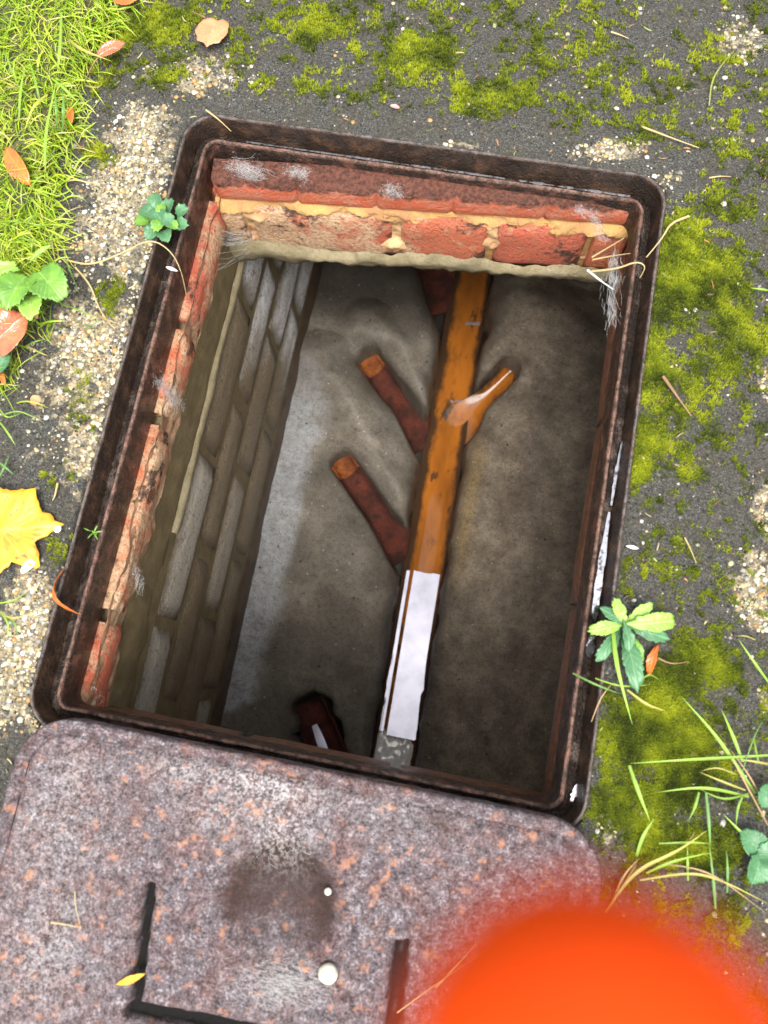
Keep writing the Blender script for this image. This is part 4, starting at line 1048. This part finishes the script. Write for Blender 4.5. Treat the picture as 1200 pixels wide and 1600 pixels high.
weed('broad round-leaved green plant in the grass above the shiny brown leaf', 45, 405, [
    (75, 440, .050, 1.0, 'leaf_green', BROAD, .030), (25, 450, .050, .9, 'leaf_green', BROAD, .032), (48, 475, .036, .9, 'leaf_bright', BROAD, .026), (5, 425, .036, .8, 'leaf_bright', BROAD, .022), (60, 395, .030, .6, 'leaf_bright', SPOON, .028), (5, 470, .03, .9, 'leaf_green', BROAD, .02)], stems=False)
weed('blue-green clover-like plant at the right edge under the grass blades', 1190, 1335, [
    (1178, 1318, .028, 1.0, 'leaf_bluegreen', BROAD, .008), (1185, 1358, .030, 1.0, 'leaf_bluegreen', BROAD, .009), (1205, 1335, .026, 1.0, 'leaf_bluegreen', BROAD, .010), (1200, 1245, .024, .9, 'leaf_bluegreen', BROAD, .01)], stems=False)
weed('green leaf of a plant below the shiny red-brown leaf at the left edge', -2, 572, [(2, 568, .026, .7, 'leaf_bluegreen', BROAD, .012), (4, 590, .018, .7, 'leaf_orange', OVAL, .006)], stems=False)
weed('tiny moss-green sprig on the left side of the frame', 146, 832, [(152, 822, .009, .5, 'leaf_bright', SPOON, .002), (160, 830, .010, .4, 'leaf_bright', SPOON, .002), (152, 842, .009, .5, 'leaf_green', SPOON, .002), (128, 824, .009, .4, 'leaf_green', SPOON, .002), (140, 838, .010, .4, 'leaf_green', SPOON, .001)], z=.0)

# grass tufts at the right
G1, G2, G3, GY, GS = (.22, .40, .04), (.32, .52, .06), (.16, .34, .07), (.50, .46, .10), (.46, .30, .13)
def tuft(label, u, v, bl, name='grass_tuft', cat='grass tuft'):
    c = P(u, v, 0); root = empty(name, (c[0], c[1], 0))
    for pts, w, cl in bl:
        q = [P(a, b, z) - np.array([c[0], c[1], 0]) for a, b, z in pts]
        obj('blade', ribbon_me('blade', q, w, cl, MT['grass']), root)
    return tag(root, label, cat, 'grass growing on the right of the concrete')
tuft('spreading grass tuft with brown stems at the right edge above the orange fingertip', 1178, 1260, [
    ([(1205, 1180, .012), (1090, 1186, .016), (984, 1193, .010)], .0016, G2), ([(1180, 1240, .004), (1120, 1150, .016), (1064, 1088, .012)], .0020, G2),
    ([(1160, 1190, .010), (1145, 1150, .014), (1127, 1108, .010)], .0020, G2), ([(1170, 1245, .006), (1100, 1228, .014), (1028, 1238, .006)], .0017, G2),
    ([(1165, 1235, .008), (1130, 1222, .014), (1092, 1206, .010)], .0012, GY), ([(1150, 1210, .012), (1120, 1198, .014), (1095, 1205, .010)], .0008, GY), ([(1170, 1240, .008), (1130, 1252, .012), (1088, 1230, .006)], .0012, G1),
    ([(1200, 1290, .004), (1165, 1225, .012), (1130, 1160, .012)], .0011, GS), ([(1196, 1260, .004), (1170, 1210, .012), (1140, 1170, .014)], .0010, GS), ([(1185, 1190, .012), (1180, 1170, .012), (1178, 1150, .008)], .0012, G1),
    ([(1103, 1238, .010), (1108, 1290, .012), (1110, 1330, .002)], .0018, G3), ([(1092, 1238, .010), (1086, 1262, .010), (1076, 1282, .003)], .0016, G1), ([(1160, 1245, .010), (1152, 1262, .01), (1150, 1292, .004)], .0014, G1),
    ([(1200, 1340, .008), (1165, 1308, .012), (1130, 1272, .010)], .0020, G2), ([(1205, 1195, .008), (1180, 1190, .012), (1150, 1186, .010)], .0012, GY), ([(1160, 1205, .012), (1178, 1150, .02), (1196, 1120, .006)], .0007, G3)])
tuft('bent green grass stalk lying on the moss below the weed', 998, 1330, [
    ([(983, 1196, .012), (998, 1240, .016), (1016, 1284, .008)], .0023, G2), ([(994, 1338, .003), (1004, 1305, .010), (1022, 1280, .010)], .0020, G2), ([(994, 1345, .002), (992, 1355, .004), (975, 1380, .004)], .0010, GS)])
tuft('yellowing grass tuft with straw stalks beside the orange fingertip', 952, 1420, [
    ([(946, 1425, .002), (990, 1360, .012), (1060, 1330, .016), (1104, 1298, .012)], .0019, GY), ([(1010, 1364, .004), (1050, 1345, .014), (1112, 1332, .008)], .0014, G2), ([(960, 1400, .004), (975, 1365, .012), (1000, 1340, .01)], .0012, GS),
    ([(1030, 1318, .006), (1080, 1316, .012), (1110, 1318, .006)], .0012, G2), ([(1000, 1375, .006), (1080, 1362, .012), (1130, 1376, .012), (1200, 1412, .006)], .0014, GY), ([(1040, 1350, .004), (1110, 1360, .014), (1200, 1430, .006)], .0010, GS),
    ([(1118, 1420, .004), (1115, 1380, .012), (1108, 1315, .010)], .0016, G3), ([(1136, 1395, .004), (1137, 1360, .010), (1135, 1328, .008)], .0014, G3), ([(1075, 1376, .004), (1074, 1350, .010), (1074, 1322, .008)], .0014, G2)])
tuft('single grass blades crossing the iron frame at the foot of the right weed', 968, 1080, [
    ([(956, 968, .010), (962, 1040, .018), (988, 1132, .004)], .0026, G2), ([(895, 1052, .004), (930, 1070, .012), (968, 1084, .006)], .0012, G3), ([(930, 1060, .006), (970, 1074, .012), (1016, 1070, .004)], .0010, G2),
    ([(980, 1078, .008), (1010, 1102, .010), (1044, 1112, .002)], .0016, GY), ([(924, 1128, -.002), (938, 1090, .006), (958, 1066, .010)], .0008, GS), ([(1003, 1062, .008), (1015, 1052, .012), (1032, 1064, .002)], .0010, G1)])
tuft('lone green blade at the right edge beside the pale patch', 1195, 1055, [([(1202, 1068, .004), (1178, 1035, .012), (1153, 998, .010)], .0016, G2), ([(1180, 1000, .004), (1165, 993, .008), (1150, 994, .004)], .0007, GY)])
tuft('thin green blade at the right edge by the bright moss', 1195, 452, [([(1205, 455, .002), (1188, 452, .008), (1172, 450, .004)], .0016, G2)])
tuft('arched thin grass stem on the concrete at the upper right', 1115, 160, [([(1108, 165, .002), (1112, 120, .012), (1150, 75, .004)], .0011, (.34, .38, .08))])
# a few long blades standing out of the lawn
tuft('long yellow-green blades leaning out of the lawn at the upper left', 95, 150, [
    ([(96, 20, .03), (94, 90, .04), (88, 120, .02)], .0022, G2), ([(108, 62, .02), (125, 78, .026), (175, 96, .014)], .0022, GY), ([(75, 148, .024), (52, 165, .03), (38, 206, .02)], .0022, (.52, .50, .08)),
    ([(70, 260, .02), (72, 200, .03), (90, 120, .02)], .0022, G2), ([(80, 122, .026), (100, 138, .028), (130, 168, .010)], .0016, G2), ([(98, 205, .01), (100, 170, .03), (98, 140, .02)], .0022, G3), ([(90, 205, .01), (88, 170, .03), (85, 140, .02)], .0018, G3),
    ([(30, 185, .02), (32, 140, .03), (40, 100, .02)], .0018, G2), ([(62, 155, .02), (55, 125, .03), (45, 90, .02)], .0018, G1)])
for lab, pts in (('pale grass blades crossing the concrete below the round-leaved plant', [([(40, 540, .01), (70, 555, .014), (80, 556, .004)], .0008, GY), ([(42, 540, .01), (60, 532, .014), (78, 530, .004)], .0010, G1), ([(95, 475, .004), (125, 485, .010), (155, 500, .004)], .0010, G1), ([(130, 515, .002), (150, 505, .008), (160, 500, .004)], .0008, G3), ([(150, 490, .002), (165, 500, .008), (190, 508, .002)], .0012, GS), ([(100, 395, .01), (108, 420, .012), (125, 460, .004)], .0009, G1)]),
                 ('grass sprig at the left edge above the yellow leaf', [([(0, 640, .012), (10, 655, .012), (35, 645, .004)], .0010, G2), ([(0, 650, .012), (30, 640, .014), (68, 660, .004)], .0010, G1), ([(-5, 720, .01), (8, 730, .012), (22, 742, .004)], .0014, G3), ([(0, 745, .008), (8, 728, .012), (14, 712, .006)], .0014, G3), ([(0, 660, .01), (15, 680, .012), (24, 696, .004)], .0012, G2)]),
                 ('grass sprig at the left edge beside the curled orange leaf', [([(-5, 943, .01), (20, 940, .012), (44, 924, .004)], .0012, G2), ([(0, 955, .008), (15, 975, .012), (10, 1000, .004)], .0012, G2), ([(0, 958, .008), (20, 968, .012), (56, 958, .004)], .0010, GY), ([(10, 965, .006), (25, 975, .010), (28, 995, .002)], .0012, G3)])):
    c = pts[0][0][0]; o = tuft(lab, c[0], c[1], pts); o['group'] = 'grass sprigs on the left of the concrete'

# dry stems and straws
def straw(label, pts, r, mat='straw', name='straw', cat='straw', group='dry straws'):
    q = [P(*s_) for s_ in pts]; c = np.array([q[0][0], q[0][1], 0.0])
    o = obj(name, tube_me(name, [a - c for a in q], r, MT[mat]), None, None, c); tag(o, label, cat, group)
straw('long pale dry stem arching from the grass over the left side of the frame', [(100, 405, .004), (140, 416, .010), (190, 396, .020), (235, 372, .026), (268, 392, .018), (284, 425, .004), (291, 460, -.030)], .0011)
straw('forked tan straw on the concrete below the pale dry stem', [(118, 418, .004), (142, 445, .008), (155, 485, .006), (180, 515, .002)], .0012)
straw('short pale straw lying across the upper left corner of the frame', [(322, 172, .006), (340, 185, .008), (361, 205, -.004)], .0011)
straw('pale straw on the dark concrete above the right corner of the frame', [(1003, 198, .003), (1040, 212, .006), (1092, 231, .003)], .0012)
straw('brown twig on the moss right of the frame', [(1036, 588, .004), (1055, 615, .006), (1080, 650, .004)], .0017, 'twig', 'twig', 'twig')
straw('small pale straw standing on the concrete below the yellow leaf moss', [(90, 755, .002), (86, 775, .005), (82, 782, .003)], .0013)
straw('pale straw lying in the grass at the top edge of the moss', [(955, 50, .003), (968, 54, .005), (982, 60, .003)], .0011)
straw('pale straw folded over the right corner of the lip', [(925, 424, -.030), (965, 420, -.012), (995, 408, .002), (1010, 416, .0), (1000, 434, -.012)], .0013)
straw('upper dry blade over the right end of the brick course', [(925, 402, -.040), (945, 390, -.026), (975, 372, -.008)], .0011)
straw('lower dry blade over the right end of the brick course', [(926, 406, -.040), (955, 400, -.026), (985, 396, -.008)], .0011)
straw('pale dry blade leaning from the moss over the right corner of the frame', [(1076, 338, .004), (1048, 348, .010), (1035, 372, .010), (1010, 402, .006)], .0015)
straw('thin white straw inside the right corner under the lip', [(918, 422, -.036), (940, 440, -.030), (958, 452, -.022)], .0014, 'white')
straw('thin brown straw on the cover beside the orange fingertip', [(680, 1542, .032), (720, 1500, .038), (742, 1475, .034)], .0010)
straw('long thin straw crossing the cover into the orange blur', [(620, 1582, .033), (690, 1530, .037), (790, 1462, .034)], .0006)
straw('small green-yellow straw on the left of the cover', [(80, 1441, .033), (100, 1444, .036), (126, 1449, .033)], .0009)
straw('thin upright straw on the left of the cover', [(117, 1393, .033), (118, 1420, .036), (127, 1452, .033)], .0006)
straw('straw on the dark concrete right of the frame beside the pale patch', [(1070, 840, .003), (1080, 860, .006), (1088, 880, .003)], .0008)
straw('pale straw bit on the concrete at the far right above the moss', [(1108, 278, .003), (1125, 275, .004), (1142, 276, .003)], .0009)

# fine plant litter scattered over the concrete
p = scatter(700, lambda x, y: np.full_like(x, .5) * (.3 + .7 * fbm(x * 9, y * 9, 3, 301))); n = len(p); zg = ground_h(p[:, 0], p[:, 1])[0]
pal = np.array([(.45, .34, .18), (.30, .18, .09), (.16, .09, .05), (.55, .46, .26), (.34, .40, .10), (.5, .22, .08)])
V, F, C = blades(np.c_[p, zg + .0012], rng.random(n) * 6.283, .003 + .010 * rng.random(n) ** 2, .0004 + .0008 * rng.random(n), .06 * rng.random(n), .06 * rng.random(n), pal[rng.integers(0, 6, n)], 3)
tag(obj('litter', mesh_np('litter', V, F, True, {'Col': C}, MT['pebble'])), 'tiny dry plant scraps strewn over the concrete', 'litter', kind='stuff')
# small round white things on the cover
def berry(label, u, v, r):
    p = P(u, v, CZ + r * .6); bm = bmesh.new(); bmesh.ops.create_uvsphere(bm, u_segments=20, v_segments=14, radius=r)
    for q in bm.verts:
        q.co.z *= .72; q.co *= 1 + .06 * float(fbm(np.array(q.co.x * 300), np.array(q.co.y * 300 + q.co.z * 90), 2, 3))
        if q.co.z > r * .6: q.co.z -= (q.co.z - r * .6) * .7
    me = bpy.data.meshes.new('pebble'); bm.to_mesh(me); bm.free()
    for f_ in me.polygons: f_.use_smooth = True
    o = obj('pebble', me, None, MT['cream'], (p[0], p[1], CZ - .002 + r * .6)); tag(o, label, 'pebble')
berry('round white pebble lying on the cover below the dark round stain', 512, 1523, .0078)
berry('tiny white pebble on the cover at the edge of the dark round stain', 512, 1394, .0030)

# cobwebs: bundles of fine threads
def cobweb(label, lines, r=.00022, cat='cobweb'):
    Vs = []; Fs = []; n0 = 0
    for ln in lines:
        q = np.array(ln); 
        for i in range(len(q) - 1):
            d_ = q[i + 1] - q[i]; L = np.linalg.norm(d_)
            if L < 1e-6: continue
            d_ /= L; up = np.array([.3, .1, 1.0]); s_ = np.cross(d_, up); s_ /= np.linalg.norm(s_) + 1e-9; w_ = np.cross(s_, d_)
            for e_ in (q[i], q[i + 1]):
                for k_ in range(3):
                    a_ = 2.094 * k_; Vs.append(e_ + (s_ * math.cos(a_) + w_ * math.sin(a_)) * r)
            for k_ in range(3): Fs.append((n0 + k_, n0 + (k_ + 1) % 3, n0 + 3 + (k_ + 1) % 3, n0 + 3 + k_))
            n0 += 6
    o = obj('cobweb', mesh_np('cobweb', np.array(Vs), np.array(Fs), False, None, MT['web'])); tag(o, label, cat, 'cobwebs')
def sag(a, b, s_=.004, n=6):
    a = np.array(a); b = np.array(b)
    return [a + (b - a) * t - np.array([0, 0, s_ * 4 * t * (1 - t)]) + rng.normal(0, .0006, 3) for t in np.linspace(0, 1, n)]
def wall_pt(u, v, y): 
    d_ = CAM_ROT @ np.array([(u - 600) / FPX, (800 - v) / FPX, -1.0]); return CAM_POS + d_ * (y - CAM_POS[1]) / d_[1]
def wall_px(u, v, x):
    d_ = CAM_ROT @ np.array([(u - 600) / FPX, (800 - v) / FPX, -1.0]); return CAM_POS + d_ * (x - CAM_POS[0]) / d_[0]
L = []
for i in range(46):
    a = wall_px(random.uniform(340, 358), random.uniform(360, 385), WALL_X + .012); b = wall_pt(random.uniform(370, 415), random.uniform(355, 395), TOP_Y - .012); L.append(sag(a, b, random.uniform(.0, .012)))
for i in range(5):
    L.append(sag(wall_px(random.uniform(335, 345), random.uniform(395, 425), WALL_X + .012), wall_pt(random.uniform(395, 410), random.uniform(372, 392), TOP_Y - .012), .004))
cobweb('tangled grey cobweb in the upper left corner below the brick course', L, .00013)
def clump(u0, v0, u1, v1, n, f_, spread):
    out = []
    for i in range(n):
        t = random.random(); u = u0 + (u1 - u0) * t + random.gauss(0, spread); v = v0 + (v1 - v0) * t + random.gauss(0, spread * .8)
        a = f_(u, v); k2 = random.choice((.25, .4, .9)); b = f_(u + (u1 - u0) * .12 + random.gauss(0, spread * k2), v + (v1 - v0) * .12 + random.gauss(0, spread * k2)); out.append(sag(a, b, .0006, 4))
    return out
fw = lambda u, v: wall_pt(u, v, TOP_Y - .010)
cobweb('thick white cobweb in the top left corner under the lip', clump(362, 258, 404, 275, 420, fw, 8) + clump(398, 275, 396, 335, 160, fw, 4), .00008)
cobweb('white cobweb blob on the red tiles left of centre', clump(452, 265, 475, 272, 240, fw, 6) + clump(472, 275, 474, 292, 16, fw, 3), .00008)
cobweb('white cobweb blob on the red tiles in the middle', clump(602, 294, 622, 302, 200, fw, 6), .00008)
cobweb('faint white cobweb patch on the pale brick', clump(470, 340, 510, 345, 220, fw, 10), .00007)
cobweb('white cobweb strand down the right end of the brick course', clump(900, 325, 925, 335, 120, fw, 5) + clump(925, 335, 943, 375, 170, fw, 4), .00008)
fx = lambda u, v: P(u, v, -.030)
cobweb('white cobweb along the right lip near the corner', clump(962, 390, 955, 500, 200, fx, 6), .00008)
fl = lambda u, v: wall_px(u, v, WALL_X + .018)
cobweb('white cobweb hanging on the red bricks of the left wall', clump(248, 590, 275, 630, 330, fl, 6) + [sag(fl(275, 622), fl(290, 630), .001), sag(fl(288, 630), fl(264, 660), .002)], .00008)
cobweb('pale cobweb wisp low on the left wall', clump(212, 885, 218, 920, 140, fl, 4), .00008)
cobweb('thin cobweb wisp at the bottom of the left wall near the cover', clump(145, 1068, 160, 1100, 20, fl, 5), .00012)
L = []
for i in range(900):
    t = random.random(); u = random.gauss(425, 55) if t < .6 else random.uniform(110, 560); v = 1205 + (u - 300) * .14 + abs(random.gauss(0, 34)) if t < .6 else random.uniform(1160, 1330)
    if v < 1150 + (u - 40) * .185: v = 1152 + (u - 40) * .185 + random.uniform(2, 40)
    L_ = random.uniform(6, 30); a_ = random.uniform(.0, 3.14); z_ = CZ - .004
    L.append([P(u, v, z_), P(u + L_ * .5 * math.cos(a_) + random.gauss(0, 3), v + L_ * .5 * math.sin(a_) + random.gauss(0, 3), z_ + .0008), P(u + L_ * math.cos(a_ + .3), v + L_ * math.sin(a_ + .3), z_)])
cobweb('white cobweb fibres matted over the top edge of the cover', L, .00009)
L = []
for i in range(420):
    u = random.gauss(435, 34); v = random.gauss(1535, 16); L_ = random.uniform(6, 26); a_ = random.gauss(.4, .5)
    L.append([P(u, v, CZ), P(u + L_ * math.cos(a_), v + L_ * math.sin(a_), CZ + .001)])
cobweb('white fibre smear on the cover left of the round white pebble', L, .00008)

# ------------------------------------------------------------------ orange fingertip close to the lens
def C3(u, v, d):
    return CAM_POS + CAM_ROT @ np.array([(u - 600) / FPX * d, (800 - v) / FPX * d, -d])
tip = np.array([(900 - 600) / FPX * .036, (800 - 1662) / FPX * .036, -.036])
ax_ = np.array([.50, -.80, .34]); ax_ /= np.linalg.norm(ax_)
across = np.array([.80, .46, -.1]); across /= np.linalg.norm(across)
def fchain(start, dirs, lens, rads):
    pts = [start]; 
    for d_, l_ in zip(dirs, lens): pts.append(pts[-1] + np.array(d_) / np.linalg.norm(d_) * l_)
    return pts, rads
verts = []; edges = []; radii = []
def addchain(pts, rads, root=None):
    prev = root
    for p_, r_ in zip(pts, rads):
        verts.append(p_); radii.append(r_); i = len(verts) - 1
        if prev is not None: edges.append((prev, i))
        prev = i
    return prev
wrist = tip + ax_ * .17 + np.array([.01, 0, .03]); palm = tip + ax_ * .115 + np.array([.006, -.004, .018])
addchain([wrist, wrist * .5 + palm * .5, palm], [.024, .026, .028]); root_i = 2
down = np.array([.62, .30, .72]); down /= np.linalg.norm(down)
for k_, (off, ln, curlz) in enumerate(((0, 1.0, 0), (.020, .96, .9), (.039, .9, 1.1), (.056, .78, 1.3))):
    kn = tip + ax_ * (.080 + .004 * k_) + np.array([.62, .38, .55]) / np.linalg.norm([.62, .38, .55]) * off + np.array([0, 0, .004])
    if k_ == 0: pts = [kn, tip + ax_ * .052, tip + ax_ * .028, tip + ax_ * .010, tip + ax_ * .0015]; rd = [.0125, .0118, .0114, .0110, .0100]
    else:
        b1 = -ax_ * .034 * ln + np.array([0, 0, .014]) * curlz; b2 = -ax_ * .006 + np.array([.0, -.004, .024]) ; b3 = ax_ * .016 + np.array([0, 0, .012])
        pts = [kn, kn + b1, kn + b1 + b2, kn + b1 + b2 + b3]; rd = [.0112, .0096, .0090, .0078]
    addchain(pts, rd, root_i)
th0 = palm + np.array([-.022, -.012, .006]); addchain([th0, th0 - ax_ * .026 + np.array([-.012, -.014, .008]), th0 - ax_ * .048 + np.array([-.012, -.02, .022])], [.014, .0108, .0088], root_i)
VW = np.array([CAM_POS + CAM_ROT @ v_ for v_ in verts]); o0 = VW[0].copy()
bm = bmesh.new()
def ball(c_, r_):
    bmesh.ops.create_icosphere(bm, subdivisions=2, radius=r_, matrix=Matrix.Translation(Vector(c_)))
for (i, j) in edges:
    steps = max(4, int(np.linalg.norm(VW[i] - VW[j]) / .0035))
    for q in range(steps + 1):
        t = q / steps; ball(VW[i] * (1 - t) + VW[j] * t - o0, radii[i] * (1 - t) + radii[j] * t)
me = bpy.data.meshes.new('hand'); bm.to_mesh(me); bm.free()
hand = obj('hand', me, None, MT['glove'], o0)
md = hand.modifiers.new('one_skin', 'REMESH'); md.mode = 'VOXEL'; md.voxel_size = .0013; md.use_smooth_shade = True
sm = hand.modifiers.new('soften', 'SMOOTH'); sm.iterations = 8; sm.factor = .5
tag(hand, 'blurred bright orange fingertip held close to the camera at the lower right', 'hand')
